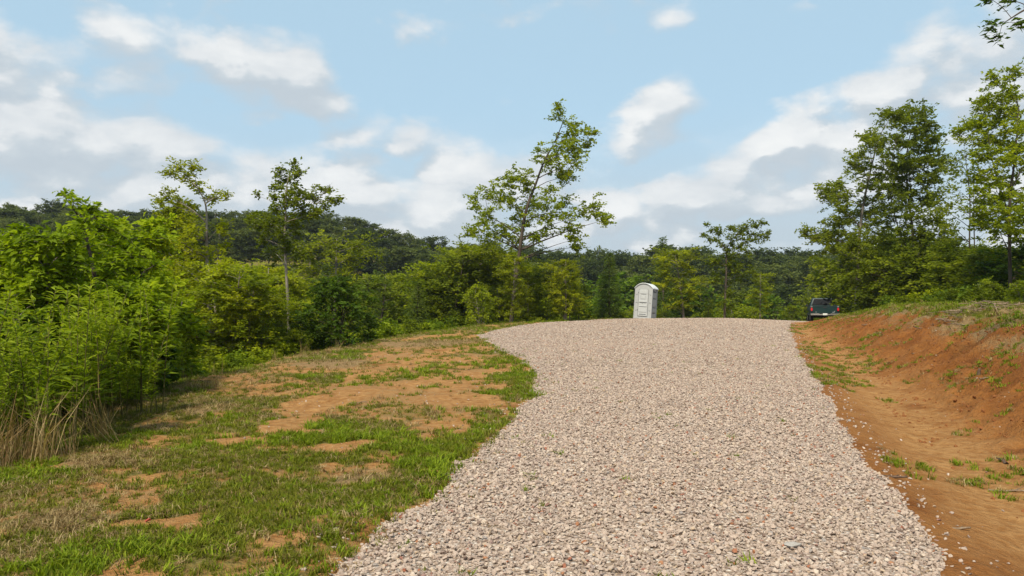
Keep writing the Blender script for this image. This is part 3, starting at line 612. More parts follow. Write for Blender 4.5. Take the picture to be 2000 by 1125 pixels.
hero('open_tree', 'open tree with bare pale trunk and a broken off-centre crown on the slope', 32, (562, 690),
     [crop([(302, 1060, .26), (300, 880, .25), (295, 620, .22), (285, 450, .18), (290, 300, .13), (290, 180, .09), (310, 60, .03)], 450, 300, k, .26), crop([(290, 330, .05), (220, 250, .03), (130, 215, .012)], 450, 300, k, .26),
      crop([(290, 330, .07), (400, 270, .05), (500, 200, .03), (535, 150, .01)], 450, 300, k, .26)],
     crop([(318, 60, 32), (268, 85, 34), (340, 100, 34), (290, 130, 46, .4), (235, 175, 40), (320, 185, 54, .4), (300, 230, 56), (215, 230, 28), (135, 212, 12), (380, 220, 48, .55), (430, 225, 54, .6), (490, 190, 36, .6), (510, 240, 26), (555, 242, 24), (470, 290, 46), (430, 320, 40), (350, 260, 56), (370, 300, 46), (280, 270, 48, .35), (250, 290, 40, .35),
           (195, 335, 56, .35), (120, 340, 44), (160, 370, 48, .35), (240, 365, 56, .3), (310, 350, 48), (250, 430, 50, .25), (340, 400, 40), (230, 520, 50, .25), (350, 540, 60, .3), (290, 490, 50, .3), (180, 450, 45, .25)], 450, 300, k),
     L_MID, 202, lighter=.17, scale=1.15, leaf=(.15, .09), dens_=1.05, tips=8, up=.6, th=.3, jit=.35)
k = .5
hero('wispy_tree', 'thin tree with three flat leafy tufts held high on a bare stem', 27, (420, 712),
     [[(420, 715, .075), (415, 650, .07), (405, 550, .058), (400, 435, .036), (397, 395, .028), (390, 372, .02), (360, 345, .008)], [(398, 398, .03), (412, 386, .02), (440, 382, .01)], [(400, 432, .03), (372, 406, .02), (335, 388, .01)]],
     crop([(665, 675, 34), (720, 690, 38), (740, 650, 40), (760, 720, 26), (695, 660, 38), (775, 745, 16), (840, 765, 38), (882, 768, 24), (805, 772, 18), (655, 770, 38), (700, 785, 36), (740, 808, 28), (625, 790, 26)], 0, 0, k) +
     [(s_[0], s_[1], s_[2], .6) for s_ in [(380, 442, 28), (340, 437, 28), (422, 450, 24), (432, 482, 24), (360, 478, 32), (402, 500, 36), (345, 515, 28), (440, 512, 24), (400, 545, 28), (370, 465, 30), (335, 475, 26), (425, 535, 22), (380, 525, 30), (430, 580, 22), (408, 600, 20)]],
     L_YELLOW, 203, leaf=(.12, .065), dens_=1.05, tips=7, up=.75, th=.2, jit=.3)
k = .2044
hero('spreading_tree', 'slim tree with a sparse wind-spread top standing beyond the drive crest', 58, (1414, 625),
     [crop([(805, 1005, .30), (820, 750, .27), (830, 500, .22), (832, 330, .15), (880, 230, .08), (960, 160, .04), (1120, 110, .02)], 1250, 420, k, .30), crop([(832, 340, .09), (760, 260, .06), (690, 180, .04), (640, 100, .015)], 1250, 420, k, .30), crop([(832, 345, .08), (960, 290, .05), (1100, 220, .02)], 1250, 420, k, .30)],
     crop([(645, 95, 18), (620, 190, 30), (700, 140, 36), (750, 155, 36), (775, 180, 28), (690, 230, 36), (740, 245, 34), (800, 280, 34), (875, 125, 30), (905, 120, 36), (960, 140, 44), (1020, 110, 40), (1100, 100, 44), (1160, 75, 38), (1192, 68, 18), (950, 180, 44), (1060, 175, 48), (1140, 190, 50), (1200, 210, 38), (1225, 165, 16), (880, 220, 42), (900, 270, 40), (1010, 250, 40), (1080, 240, 34), (840, 320, 42), (940, 300, 42),
           (830, 385, 42), (900, 355, 54), (1000, 350, 54), (760, 445, 60, .7), (700, 450, 50, .8), (850, 450, 62, .4), (940, 520, 60, .4), (1060, 540, 52, .6), (760, 580, 60), (720, 620, 42), (850, 620, 62, .4), (980, 600, 56, .5), (840, 740, 48, .4), (800, 850, 50), (850, 900, 52, .6), (900, 480, 50, .4)], 1250, 420, k),
     L_MID, 204, bark=BARK_D, scale=1.3, leaf=(.18, .115), dens_=1.1, tips=7, up=.6, th=.3, jit=.5)
k = .409
spA = [(50, 670, 30), (100, 690, 44), (150, 740, 50), (130, 480, 34), (200, 448, 54), (235, 480, 48), (180, 510, 38), (205, 560, 48), (250, 600, 56), (190, 640, 48), (300, 580, 56), (325, 385, 54), (305, 300, 36), (290, 340, 36), (350, 250, 46), (360, 210, 34), (430, 110, 32), (455, 125, 30), (350, 430, 56), (350, 600, 58), (250, 740, 60), (330, 720, 60), (300, 800, 66), (240, 670, 50), (380, 520, 56), (350, 900, 56), (280, 870, 50), (150, 690, 40), (400, 240, 56), (420, 330, 60)]
spB = [(470, 110, 36), (540, 90, 44), (600, 85, 28), (590, 150, 40), (520, 150, 40), (620, 200, 48), (640, 225, 26), (560, 230, 58), (480, 220, 54), (500, 300, 66), (580, 300, 58), (640, 310, 46), (670, 350, 46), (430, 430, 64), (510, 430, 66), (600, 420, 58), (660, 410, 36), (460, 520, 66), (560, 520, 66), (635, 510, 48), (440, 610, 58), (540, 610, 58), (640, 600, 56), (420, 720, 66), (500, 720, 66), (590, 700, 58), (680, 690, 56), (400, 830, 76), (480, 850, 66), (600, 780, 66), (680, 760, 58), (730, 740, 38), (700, 830, 66), (650, 880, 58), (440, 930, 48), (560, 370, 60), (470, 370, 60)]
hero('edge_tree', 'tall tree with long feathery side branches and a pale trunk behind the pickup', 50, (1670, 605),
     [crop([(270, 1045, .46), (285, 850, .40), (300, 650, .33), (330, 480, .25), (390, 210, .12), (440, 130, .05)], 1560, 180, k, .27)], crop([(*s_, .58) for s_ in spA], 1560, 180, k), L_MID, 205, scale=1.55, leaf=(.18, .105), dens_=1.35, tips=10, up=.55, th=.3, jit=.6)
hero('broad_tree', 'broad dense tree with a leaning tufted top above the clay bank', 48, (1788, 572),
     [crop([(555, 975, .36), (560, 700, .30), (520, 450, .22), (530, 250, .12), (570, 120, .05)], 1560, 180, k, .27), crop([(545, 800, .16), (470, 640, .12), (430, 430, .08), (470, 220, .04)], 1560, 180, k, .27)], crop([(*s_, .52) for s_ in spB], 1560, 180, k), L_MID, 206, scale=1.55, leaf=(.18, .11), dens_=1.4, tips=11, up=.55, th=.32, jit=.9, bark=BARK_D)
hero('twin_sapling', 'sparse twin-stemmed sapling with see-through foliage between the broad trees', 41, (1896, 560),
     [crop([(822, 950, .10), (820, 730, .09), (818, 500, .07), (800, 260, .02)], 1560, 180, k, .45), crop([(840, 950, .08), (838, 720, .07), (834, 560, .05), (850, 430, .02)], 1560, 180, k, .45)],
     crop([(800, 240, 25), (812, 290, 30), (780, 330, 40), (722, 358, 34), (760, 400, 40), (830, 420, 40), (700, 480, 48), (770, 470, 46), (720, 540, 40), (780, 560, 40), (740, 640, 40), (690, 560, 40), (850, 510, 44), (740, 690, 32), (860, 600, 40), (810, 380, 34)], 1560, 180, k), L_MID, 207, bark=BARK_D, scale=1.35, leaf=(.17, .09), dens_=.75, tips=6, up=.6, th=.3)
hero('olive_tree', 'tall olive-green tree with loose drooping sprays rising behind the bank', 33, (1974, 560),
     [crop([(1012, 930, .26), (1008, 720, .22), (1000, 500, .17), (1035, 300, .12), (1070, 60, .05)], 1560, 180, k, .30), crop([(1003, 560, .1), (930, 350, .06), (900, 120, .02)], 1560, 180, k, .30), crop([(1010, 480, .1), (1120, 300, .06), (1190, 120, .02)], 1560, 180, k, .30)],
     crop([(910, 30, 40), (980, 20, 46), (1050, 0, 46), (960, -60, 40), (1040, -90, 44), (890, 65, 36), (960, 80, 50, .6), (1030, 90, 52, .7), (880, 150, 40), (785, 188, 26), (835, 168, 38), (940, 160, 50), (1000, 180, 56, .7), (1065, 170, 50, .7), (900, 240, 46), (960, 250, 56, .7), (1030, 250, 56, .7), (875, 300, 30), (950, 320, 54), (1020, 330, 56, .7), (1070, 300, 50, .7), (900, 400, 48), (960, 420, 56, .7), (1040, 420, 60, .7), (880, 470, 46), (950, 500, 56, .6), (1020, 500, 60, .7), (1075, 540, 56, .7), (880, 560, 48), (960, 580, 56), (1030, 600, 60), (900, 640, 50), (960, 660, 56), (1030, 660, 60), (1100, 620, 60), (1120, 480, 60), (1130, 340, 60), (1140, 200, 56), (1180, 80, 50), (1200, 260, 50), (1210, 420, 50)], 1560, 180, k),
     L_BRIGHT, 208, bark=BARK_D, scale=1.45, leaf=(.14, .085), dens_=1.25, tips=10, up=.6, th=.32, jit=.5)
# a tree standing outside the picture on the bank, with one branch reaching over the drive
bx_, by_ = 11.2, 13.0; bz_ = h1(bx_, by_); o_ = np.array([bx_, by_, bz_])
def rel(px, py, d): return tuple(np.array(wpx(px, py, d)) - o_)
trk = [[(0, 0, -.1, .17), (-.1, 0, 2.5, .14), (-.3, -.2, 4.6, .10), (-.2, -.2, 7.2, .04)], [(-.3, -.2, 4.2, .06), (*rel(2120, -10, 12.6), .04), (*rel(2030, 0, 12.3), .02), (*rel(1966, 42, 12.2), .006)], [(*rel(2050, -5, 12.4), .02), (*rel(1990, -20, 12.3), .008)]]
spr = [(*rel(px, py, d), r_ / F * d, .3, .35) for (px, py, r_, d) in [(1950, 44, 16, 12.2), (1958, 70, 14, 12.2), (1995, 40, 18, 12.3), (1945, -6, 14, 12.3), (1985, -4, 26, 12.3), (2020, 10, 34, 12.4), (2060, 30, 40, 12.4), (2100, -30, 60, 12.5), (2040, -60, 60, 12.4)]]
rr_ = np.random.default_rng(8)
for i in range(36):
    a = rr_.uniform(0, 6.28); q = rr_.uniform(3.6, 7.6); r_ = rr_.uniform(.3, 1.6); spr.append((math.cos(a) * r_ + .5, math.sin(a) * r_, q, .55, .35, .4))
put('overhanging_tree', 'leafy branch tip hanging into the sky over the clay bank', plant(209, trk, spr, leaf=(.115, .045), dens_=.8, mats=L_DEEP, bark=BARK_D, shape='oval', up=.4, tips=6, twig_r=.004), tuple(o_))

# near left thicket: saplings, each grown for its place -----------------------
def near_sapling(label, px, d, top, wid, seed, mats, leaf, n=34, kind='layered', **kw):
    x = (px - 1000) / F * d; z = h1(x, d) - .05; H = EYE + (HZ - top) / F * d - z; tr, sp = gen(kind, H, wid / F * d, seed, int(n * 1.3))
    kw = {'dens_': 1.5, 'up': .6, 'tips': 8, 'shape': 'oval', **kw}; n = int(n * 1.3); leaf = (leaf[0] * 1.15, leaf[1] * 1.15)
    return put('sapling' if kind == 'layered' else 'shrub', label, plant(seed, tr, sp, leaf=leaf, mats=mats, **kw), (x, d, z), None, 'sapling' if kind == 'layered' else 'shrub')
hero('sapling', 'bright sapling with one leader shooting up above the weedy thicket', 13.5, (205, 800),
     [[(205, 800, .05), (200, 640, .04), (192, 520, .03), (172, 430, .018), (125, 378, .006)], [(200, 640, .025), (250, 560, .015), (310, 520, .006)], [(200, 620, .025), (150, 560, .015), (90, 520, .006)]],
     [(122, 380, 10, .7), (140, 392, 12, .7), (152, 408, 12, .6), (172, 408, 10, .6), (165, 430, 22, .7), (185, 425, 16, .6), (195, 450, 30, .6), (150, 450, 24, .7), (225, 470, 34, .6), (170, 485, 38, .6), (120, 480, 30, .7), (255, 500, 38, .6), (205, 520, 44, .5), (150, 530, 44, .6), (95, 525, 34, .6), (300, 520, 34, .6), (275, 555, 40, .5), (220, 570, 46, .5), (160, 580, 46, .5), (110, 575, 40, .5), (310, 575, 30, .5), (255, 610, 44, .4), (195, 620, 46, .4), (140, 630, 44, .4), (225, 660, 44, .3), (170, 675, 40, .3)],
     L_LIME, 301, leaf=(.13, .06), dens_=1.0, tips=7, up=.9, th=.14, jit=.28, shape='oval', bark=BARK_D)
near_sapling('bright sapling with a thin dark stem in the middle of the thicket', 98, 12.0, 445, 80, 302, L_LIME, (.12, .055), 40)
near_sapling('yellow-green sapling above the straw clump end of the thicket', 10, 12.5, 455, 85, 303, L_LIME, (.12, .06), 40)
near_sapling('wide bright sapling behind the weeds, on the slope side of the thicket', 262, 15.0, 430, 95, 304, L_LIME, (.13, .065), 46)
near_sapling('low bright sapling spreading over the dark hollow in the thicket', 225, 12.6, 560, 95, 305, L_LIME, (.12, .06), 40)
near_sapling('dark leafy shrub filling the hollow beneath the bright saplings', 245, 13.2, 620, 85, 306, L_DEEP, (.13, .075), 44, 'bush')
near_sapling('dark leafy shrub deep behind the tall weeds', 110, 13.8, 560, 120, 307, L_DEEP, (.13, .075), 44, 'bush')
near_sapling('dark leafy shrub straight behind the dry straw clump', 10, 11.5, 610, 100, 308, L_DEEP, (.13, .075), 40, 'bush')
near_sapling('bright young shrub at the end of the thicket nearest the wispy tree', 330, 16.5, 560, 70, 309, L_LIME, (.13, .065), 34, 'bush')
near_sapling('rounded dark tree crown rising behind the yellow-green saplings', 332, 34, 386, 75, 310, L_MID, (.18, .10), 46, 'bush', shape='card')

# tall weeds
def weed(seed, H):
    rr = np.random.default_rng(seed); tb = Tubes(); P_, A_, N_, T_, S_ = [], [], [], [], []
    for s_ in range(3):
        a = rr.uniform(0, 6.28); ln = rr.uniform(.06, .28) * H; b = np.array([rr.normal(0, .07), rr.normal(0, .07), 0]); hh = H * rr.uniform(.7, 1)
        path = [b, b + [math.cos(a) * ln * .4, math.sin(a) * ln * .4, hh * .55], b + [math.cos(a) * ln, math.sin(a) * ln, hh]]; tb.add(path, [.007, .005, .002], 4)
        n = int(hh / .022); q = rr.uniform(.2, 1, n)**.8; pp = np.stack([np.interp(q, [0, .55, 1], [p_[i] for p_ in path]) for i in range(3)], -1); an = np.arange(n) * 2.4 + rr.normal(0, .3, n)
        P_.append(pp); A_.append(np.stack([np.cos(an), np.sin(an), rr.uniform(.0, .9, n)], -1)); N_.append(np.tile([0, 0, 1.], (n, 1)) + rr.normal(0, .3, (n, 3))); T_.append(np.clip(.2 + .55 * q + rr.normal(0, .15, n), 0, 1)); S_.append(1.1 - .55 * q)
    P_, A_, N_, T_, S_ = map(np.concatenate, (P_, A_, N_, T_, S_))
    v, f, k_ = leaves_np(P_, A_, N_, .17 * S_, .042 * S_, 'oval')
    return tb.mesh('stem', STEM), mesh_np('foliage', v, [f], [L_WEED], {'tint': ('FACE', np.repeat(T_, k_))})
WEEDS = [weed(400 + i, 1.5) for i in range(5)]
rw = random.Random(4)
for i in range(120):
    px = rw.uniform(-60, 190) if i < 95 else rw.uniform(170, 300); d = rw.uniform(7.8, 12.5); x = (px - 1000) / F * d
    lim = float(EX(np.array([d]))[0])
    if x > lim + .1: d = max(8.0, d + 2); x = lim - rw.uniform(0, .8)
    hgt = rw.uniform(.7, 2.0) * (1.0 if px < 190 else .55)
    put('tall_weed', 'upright leafy weed stalk in the green tangle before the bright saplings', WEEDS[i % 5], (x, d, h1(x, d) - .02), 'tall weeds before the thicket', 'weed', rw.uniform(0, 6.28), hgt / 1.5, ('stem', 'foliage'))
# dry straw clumps (uncountable blades)
straws = [blade_mesh('straw_%d' % i, 26, .85 + .12 * i, .1, .0045, .7, GR_D, 440 + i, .16) for i in range(3)]
xs_, ys_ = [], []
for (px, d, n, sx) in [(30, 7.8, 9, .24), (90, 8.0, 6, .2), (-40, 7.6, 6, .25), (180, 8.9, 3, .3), (270, 11.2, 4, .4), (570, 21, 6, .4), (380, 13.5, 5, .4)]:
    xs_.append((px - 1000) / F * d + rng.normal(0, sx, n)); ys_.append(d + rng.normal(0, sx * .7, n))
x, y = np.concatenate(xs_), np.concatenate(ys_)
scatter('dry_grass', np.stack([x, y, height(x, y) - .02], -1), rng.uniform(.45, 1.05, len(x)) * np.where(y > 10, .6, 1), np.stack([rng.normal(0, .22, len(x)), rng.normal(0, .22, len(x)), rng.uniform(0, 6.28, len(x))], -1), rng.integers(0, 3, len(x)), straws, label='tall dry straw grass clump at the thicket foot', cat='dry grass')

# mid-distance trees and bushes
S = [('layered1', 'yellow_tree', 'yellow-green layered tree between the wispy tree and the open bare-trunked tree', 440, 25.5, 505, 1.3),
     ('bush1', 'pale_bush', 'low leafy bush hiding the foot of the bare pale trunk', 556, 25.5, 640, 1.3),
     ('green0', 'yellow_tree', 'slender yellow-green sapling before the bare pale trunk, beside the round dark bush', 590, 27.5, 585, 1.2),
     ('green2', 'yellow_tree', 'slender yellow-green sapling before the bare pale trunk, towards the wispy tree', 515, 26.5, 560, 1.2),
     ('layered2', 'yellow_tree', 'small golden-tinged tree on thin trunk in front of the far hill clearing', 652, 68, 452, .85),
     ('deepbush0', 'round_bush', 'round glossy dark green bush at the grass slope rim', 660, 25.5, 540, 1.1),
     ('layered0', 'yellow_tree', 'golden yellow-green tree under the leaning tree', 1000, 43.5, 500, 1.05),
     ('bush0', 'pale_bush', 'fresh light green bush at the foot of the golden tree', 938, 41, 556, .85),
     ('layered1', 'yellow_tree', 'yellow-green bushy tree between leaning tree and white toilet cabin', 1105, 45, 505, 1.1),
     ('spire0', 'thin_tree', 'thin layered sapling between the white toilet cabin and the yellow-green bushy tree', 1190, 54, 487, 1.1),
     ('spire1', 'spire_tree', 'dark narrow spire treetop just behind the white toilet cabin', 1296, 66, 458, .8),
     ('layered2', 'layered_tree', 'flat-layered yellow-green tree between the white toilet cabin and the slim tree', 1336, 58, 482, 1.15),
     ('green1', 'bright_tree', 'slim light green tree at the crest between slim tree and pickup', 1484, 57, 532, .95),
     ('bush1', 'pale_bush', 'low light green bush on the crest close beside the dark pickup', 1546, 60, 596, 1.3),
     ('layered0', 'yellow_tree', 'yellow-green tree directly behind the dark pickup', 1620, 70, 512, 1.1),
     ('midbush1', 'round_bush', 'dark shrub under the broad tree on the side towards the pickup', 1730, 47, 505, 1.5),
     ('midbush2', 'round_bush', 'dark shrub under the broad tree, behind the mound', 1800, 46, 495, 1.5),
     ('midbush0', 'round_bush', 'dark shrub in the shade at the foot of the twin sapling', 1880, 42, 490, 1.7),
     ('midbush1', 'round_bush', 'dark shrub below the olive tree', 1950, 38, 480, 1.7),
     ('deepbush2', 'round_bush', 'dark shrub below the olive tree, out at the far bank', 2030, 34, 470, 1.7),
     ('bush2', 'pale_bush', 'bright low bush on the bank before the dark shrubs', 1925, 30, 545, 1.1),
     ('bush0', 'pale_bush', 'bright grassy bush where the bank meets the olive tree', 1995, 24, 548, 1.2),
     ('bush1', 'pale_bush', 'small bright bush beside the pale trunk behind the pickup', 1648, 68, 560, 1.2)]
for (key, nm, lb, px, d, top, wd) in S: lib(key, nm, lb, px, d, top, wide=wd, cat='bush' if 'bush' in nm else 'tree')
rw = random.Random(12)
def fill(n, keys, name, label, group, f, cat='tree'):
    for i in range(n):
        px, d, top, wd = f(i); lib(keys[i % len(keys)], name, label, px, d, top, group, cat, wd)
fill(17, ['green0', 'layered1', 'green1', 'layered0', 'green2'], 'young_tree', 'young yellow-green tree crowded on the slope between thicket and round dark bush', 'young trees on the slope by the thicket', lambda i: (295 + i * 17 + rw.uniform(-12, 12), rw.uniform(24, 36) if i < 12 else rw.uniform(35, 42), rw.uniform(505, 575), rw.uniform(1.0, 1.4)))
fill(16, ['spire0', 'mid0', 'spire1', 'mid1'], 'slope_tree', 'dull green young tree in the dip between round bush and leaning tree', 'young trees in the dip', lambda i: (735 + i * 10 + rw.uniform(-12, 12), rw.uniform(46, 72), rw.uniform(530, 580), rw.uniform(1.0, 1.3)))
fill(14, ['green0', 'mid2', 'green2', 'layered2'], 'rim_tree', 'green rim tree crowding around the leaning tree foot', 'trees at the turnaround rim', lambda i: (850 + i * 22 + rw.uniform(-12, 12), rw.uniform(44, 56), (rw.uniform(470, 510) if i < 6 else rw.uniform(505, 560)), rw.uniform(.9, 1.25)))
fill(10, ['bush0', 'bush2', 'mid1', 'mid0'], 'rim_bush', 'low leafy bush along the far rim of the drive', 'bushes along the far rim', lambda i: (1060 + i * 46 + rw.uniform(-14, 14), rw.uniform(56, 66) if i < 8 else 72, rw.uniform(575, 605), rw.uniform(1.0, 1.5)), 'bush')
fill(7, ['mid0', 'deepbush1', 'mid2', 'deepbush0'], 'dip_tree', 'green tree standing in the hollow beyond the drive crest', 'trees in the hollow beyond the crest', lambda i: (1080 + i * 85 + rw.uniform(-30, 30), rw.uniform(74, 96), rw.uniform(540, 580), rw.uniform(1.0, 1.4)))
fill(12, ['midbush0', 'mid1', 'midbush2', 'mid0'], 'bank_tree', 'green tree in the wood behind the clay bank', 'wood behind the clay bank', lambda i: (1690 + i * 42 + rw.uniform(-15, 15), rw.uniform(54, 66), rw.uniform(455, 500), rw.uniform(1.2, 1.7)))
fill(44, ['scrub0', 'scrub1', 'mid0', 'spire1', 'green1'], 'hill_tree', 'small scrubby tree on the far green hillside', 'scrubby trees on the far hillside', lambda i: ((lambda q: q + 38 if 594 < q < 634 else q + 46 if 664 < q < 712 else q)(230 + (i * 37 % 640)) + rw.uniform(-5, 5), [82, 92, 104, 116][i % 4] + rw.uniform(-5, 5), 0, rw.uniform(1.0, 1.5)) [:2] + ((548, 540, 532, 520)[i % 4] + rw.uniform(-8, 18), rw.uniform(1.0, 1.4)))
# far forest: single trees, largest first; a mass behind them
keys = ['forest0', 'forest1', 'forest2', 'forest3', 'forest4', 'tall0', 'forest1', 'forest3', 'tall1']
top_l = curve([(-100, 405), (60, 408), (150, 407), (300, 436), (470, 444), (560, 452), (650, 464), (760, 470), (850, 478), (960, 488), (1200, 496), (1500, 494), (1600, 490), (1800, 495), (2200, 490)])
rs_ = np.random.default_rng(77); cnt = 0
for row, (d0_, step, dt) in enumerate([(150, 34, 22), (166, 31, 8), (186, 28, -4), (128, 36, 60)]):
    for px in np.arange(-80, 2100, step):
        if cnt >= 290: break
        p_ = px + rs_.uniform(-8, 8); d = d0_ + rs_.uniform(-6, 6)
        if p_ < 950:
            if row == 3: continue
            d = d0_ - 8 + rs_.uniform(-5, 5)
        elif row == 3: d = 118 + rs_.uniform(-8, 14)
        top = float(top_l(p_)) + dt + rs_.uniform(-16, 16) + 26 * (float(fbm(np.array([p_ / 55.0]), np.array([row * 3.1]), 2, 19)[0]) - .5)
        key = keys[rs_.integers(0, 9)] if row == 0 else keys[rs_.integers(0, 5)]
        x = (p_ - 1000) / F * d; z = h1(x, d); ht = EYE + (HZ - top) / F * d - z; ht = min(max(ht, 8), 26); (ms, H) = LIB[key]; s_ = ht / H; wq = float(np.clip(rs_.uniform(.95, 1.4) * (1.2 if ht < 12 else 1), .8, 1.65))
        lab = 'broadleaf tree of the dark wood along the far hilltop above the clearing' if p_ < 950 else 'broadleaf tree of the dark wood across the valley behind the toilet cabin'
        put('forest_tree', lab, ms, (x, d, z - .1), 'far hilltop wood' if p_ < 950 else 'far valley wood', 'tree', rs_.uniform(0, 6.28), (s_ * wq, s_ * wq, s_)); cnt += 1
# undergrowth: leafy ground cover on the slopes (uncountable)
cover_m = [proto('bush', 1.0, .8, 500 + i, 16, mt, (.16, .09), dens_=.8, up=.6, tw=False)[0][1] for i, mt in enumerate((L_BRIGHT, L_MID, L_DEEP, L_WEED))]
PX, PY, PS = [], [], []
for (x0, x1, y0, y1, n, s0) in [(-16, -4, 10, 30, 900, .55), (-30, 2, 28, 62, 2200, .85), (-60, 8, 60, 135, 3600, 1.7), (0, 60, 56, 120, 2600, 1.8), (17, 50, 34, 70, 900, 1.0), (9, 26, 16, 36, 240, .6)]:
    x, y = sample(n, x0, x1, y0, y1)
    clear = np.exp(-(((x - wpx(690, 540, 128).x) / 3)**2 + ((y - 126) / 10)**2)**2) + np.exp(-(((x - wpx(612, 580, 96).x) / 1.8)**2 + ((y - 86) / 18)**2)**2)
    k_ = ((x < EX(y) - .9 - .03 * y) | (x > BX(y) + 2.6) | (y > 68)) & (clear < .3)
    k_ &= (road_t(x, y) < -1.5) & ~((x / y > .355) & (x / y < .425) & (y < 66))
    PX.append(x[k_]); PY.append(y[k_]); PS.append(s0 * rng.uniform(.5, 1.2, k_.sum()))
x, y, sz = map(np.concatenate, (PX, PY, PS))
wq = np.where((x < -3) & (y < 60), rng.choice([0, 0, 1, 3], len(x)), rng.choice([0, 1, 1, 2], len(x)))
scatter('undergrowth', np.stack([x, y, height(x, y) - .05], -1), sz, np.stack([0 * x, 0 * x, rng.uniform(0, 6.28, len(x))], -1), wq, cover_m, label='low leafy undergrowth covering the slopes below the trees', cat='undergrowth')

# ------------------------------------------------------------------ mesh-code objects
def bm_obj(name, bm, mat, parent, smooth=False, **tags):
    me = bpy.data.meshes.new(name); bmesh.ops.recalc_face_normals(bm, faces=bm.faces); bm.to_mesh(me); bm.free(); me.materials.append(mat)
    if smooth:
        for p_ in me.polygons: p_.use_smooth = True
    return link(name, me, parent, **tags)
def bbox(x0, x1, y0, y1, z0, z1, bev=0.0, seg=2, top=None, bm=None):
    """box with bevelled edges; top = (sx, sy, dy) shrinks and shifts its upper face"""
    b = bmesh.new(); r_ = bmesh.ops.create_cube(b, size=1)
    for v in r_['verts']:
        up = v.co.z > 0; v.co = Vector(((x0 + x1) / 2 + v.co.x * (x1 - x0), (y0 + y1) / 2 + v.co.y * (y1 - y0), z1 if up else z0))
        if up and top: cx, cyy = (x0 + x1) / 2, (y0 + y1) / 2; v.co.x = cx + (v.co.x - cx) * top[0]; v.co.y = cyy + (v.co.y - cyy) * top[1] + top[2]
    if bev: bmesh.ops.bevel(b, geom=list(b.edges), offset=bev, segments=seg, affect='EDGES', profile=.6)
    return b
def prism(pts, a0, a1, axis_='x', bev=0.0):
    """outline in the other two axes, extruded along one axis"""
    b = bmesh.new(); f3 = (lambda p_, a: (a, p_[0], p_[1])) if axis_ == 'x' else (lambda p_, a: (p_[0], a, p_[1]))
    v0 = [b.verts.new(f3(p_, a0)) for p_ in pts]; v1 = [b.verts.new(f3(p_, a1)) for p_ in pts]; n = len(pts)
    b.faces.new(v0); b.faces.new(v1[::-1])
    for i in range(n): b.faces.new((v0[i], v1[i], v1[(i + 1) % n], v0[(i + 1) % n]))
    bmesh.ops.recalc_face_normals(b, faces=b.faces)
    if bev: bmesh.ops.bevel(b, geom=[e for e in b.edges if abs(e.verts[0].co['xy'.index(axis_)] - e.verts[1].co['xy'.index(axis_)]) < 1e-5], offset=bev, segments=2, affect='EDGES')
    return b
def lathe(prof, n=24, axis_='x', center=(0, 0, 0)):
    b = bmesh.new(); rings = []
    for (a, r_) in prof:
        rings.append([b.verts.new((center[0] + a, center[1] + r_ * math.cos(q * 2 * math.pi / n), center[2] + r_ * math.sin(q * 2 * math.pi / n))) for q in range(n)])
    for i in range(len(rings) - 1):
        for q in range(n): b.faces.new((rings[i][q], rings[i][(q + 1) % n], rings[i + 1][(q + 1) % n], rings[i + 1][q]))
    b.faces.new(rings[0][::-1]); b.faces.new(rings[-1]); return b
def ell(cx, cz, rx, rz, n=20): return [(cx + rx * math.cos(i * 2 * math.pi / n), cz + rz * math.sin(i * 2 * math.pi / n)) for i in range(n)]

# dark green pickup truck, seen from behind
M_PAINT = plain('green_paint', (.007, .025, .024), .45, .3, 0, .25, 3); M_GLASS = plain('dark_glass', (.005, .006, .008), .35, .05, 0, .2, 2); M_CHROME = plain('dull_chrome', (.42, .38, .34), .35, .5, .7, .2, 5)
M_TYRE = plain('tyre_rubber', (.022, .021, .020), .9, .1, 0, .3, 12); M_UNDER = plain('underbody', (.014, .013, .012), .9, .1); M_RIM = plain('wheel_metal', (.30, .29, .28), .45, .4, .6); M_LIGHT = plain('red_lens', (.50, .02, .025), .2, .6, 0, .25, 12)
M_PLATE = plain('plate_white', (.62, .62, .58), .5, .3, 0, .1); M_LENS = plain('clear_lens', (.55, .56, .56), .15, .6); M_TRIM = plain('black_plastic', (.02, .02, .021), .6, .3); M_STICK = plain('white_sticker', (.75, .74, .74), .6, .2); M_BADGE = plain('grey_badge', (.36, .38, .38), .4, .4, .4)
tx_, ty_ = (1606 - 1000) / F * 61.5, 61.5
tk = thing('pickup_truck', 'dark green pickup truck with chrome rear bumper parked at the end of the gravel', 'pickup', (tx_, ty_, h1(tx_, ty_ - 2) + .03), R(-17.5))
def arch(cyy, r_=.44, n=8): return [(cyy + r_ * math.cos(a), .40 + r_ * math.sin(a)) for a in np.linspace(0.12, math.pi - .12, n)]
WY = (-1.62, 1.72)
for s_ in (-1, 1):
    low_ = [(2.62, .50)] + arch(WY[1]) + [(.9, .47), (-.9, .47)] + arch(WY[0]) + [(-2.66, .56)]
    side = low_ + [(-2.70, 1.10), (-2.66, 1.20), (-.66, 1.22), (1.15, 1.20), (2.45, 1.08), (2.70, .92), (2.72, .62)]
    xo = .985 * s_; xi = .84 * s_
    bm_obj('side_panel', prism(side, min(xo, xi), max(xo, xi), 'x', .035), M_PAINT, tk)
tg_ = bm_obj('tailgate', bbox(-.838, .838, -2.715, -2.63, .63, 1.195, .028), M_PAINT, tk)
bm_obj('handle', bbox(-.12, .12, -2.735, -2.712, 1.02, 1.09, .012), M_TRIM, tg_)
bm_obj('lip', bbox(-.80, .80, -2.745, -2.70, 1.145, 1.175, .010), M_PAINT, tg_)
bm_obj('badge', prism([(.50, .70), (.66, .705), (.70, .82), (.665, .82), (.64, .75), (.50, .735)], -2.728, -2.712, 'y'), M_BADGE, tg_)
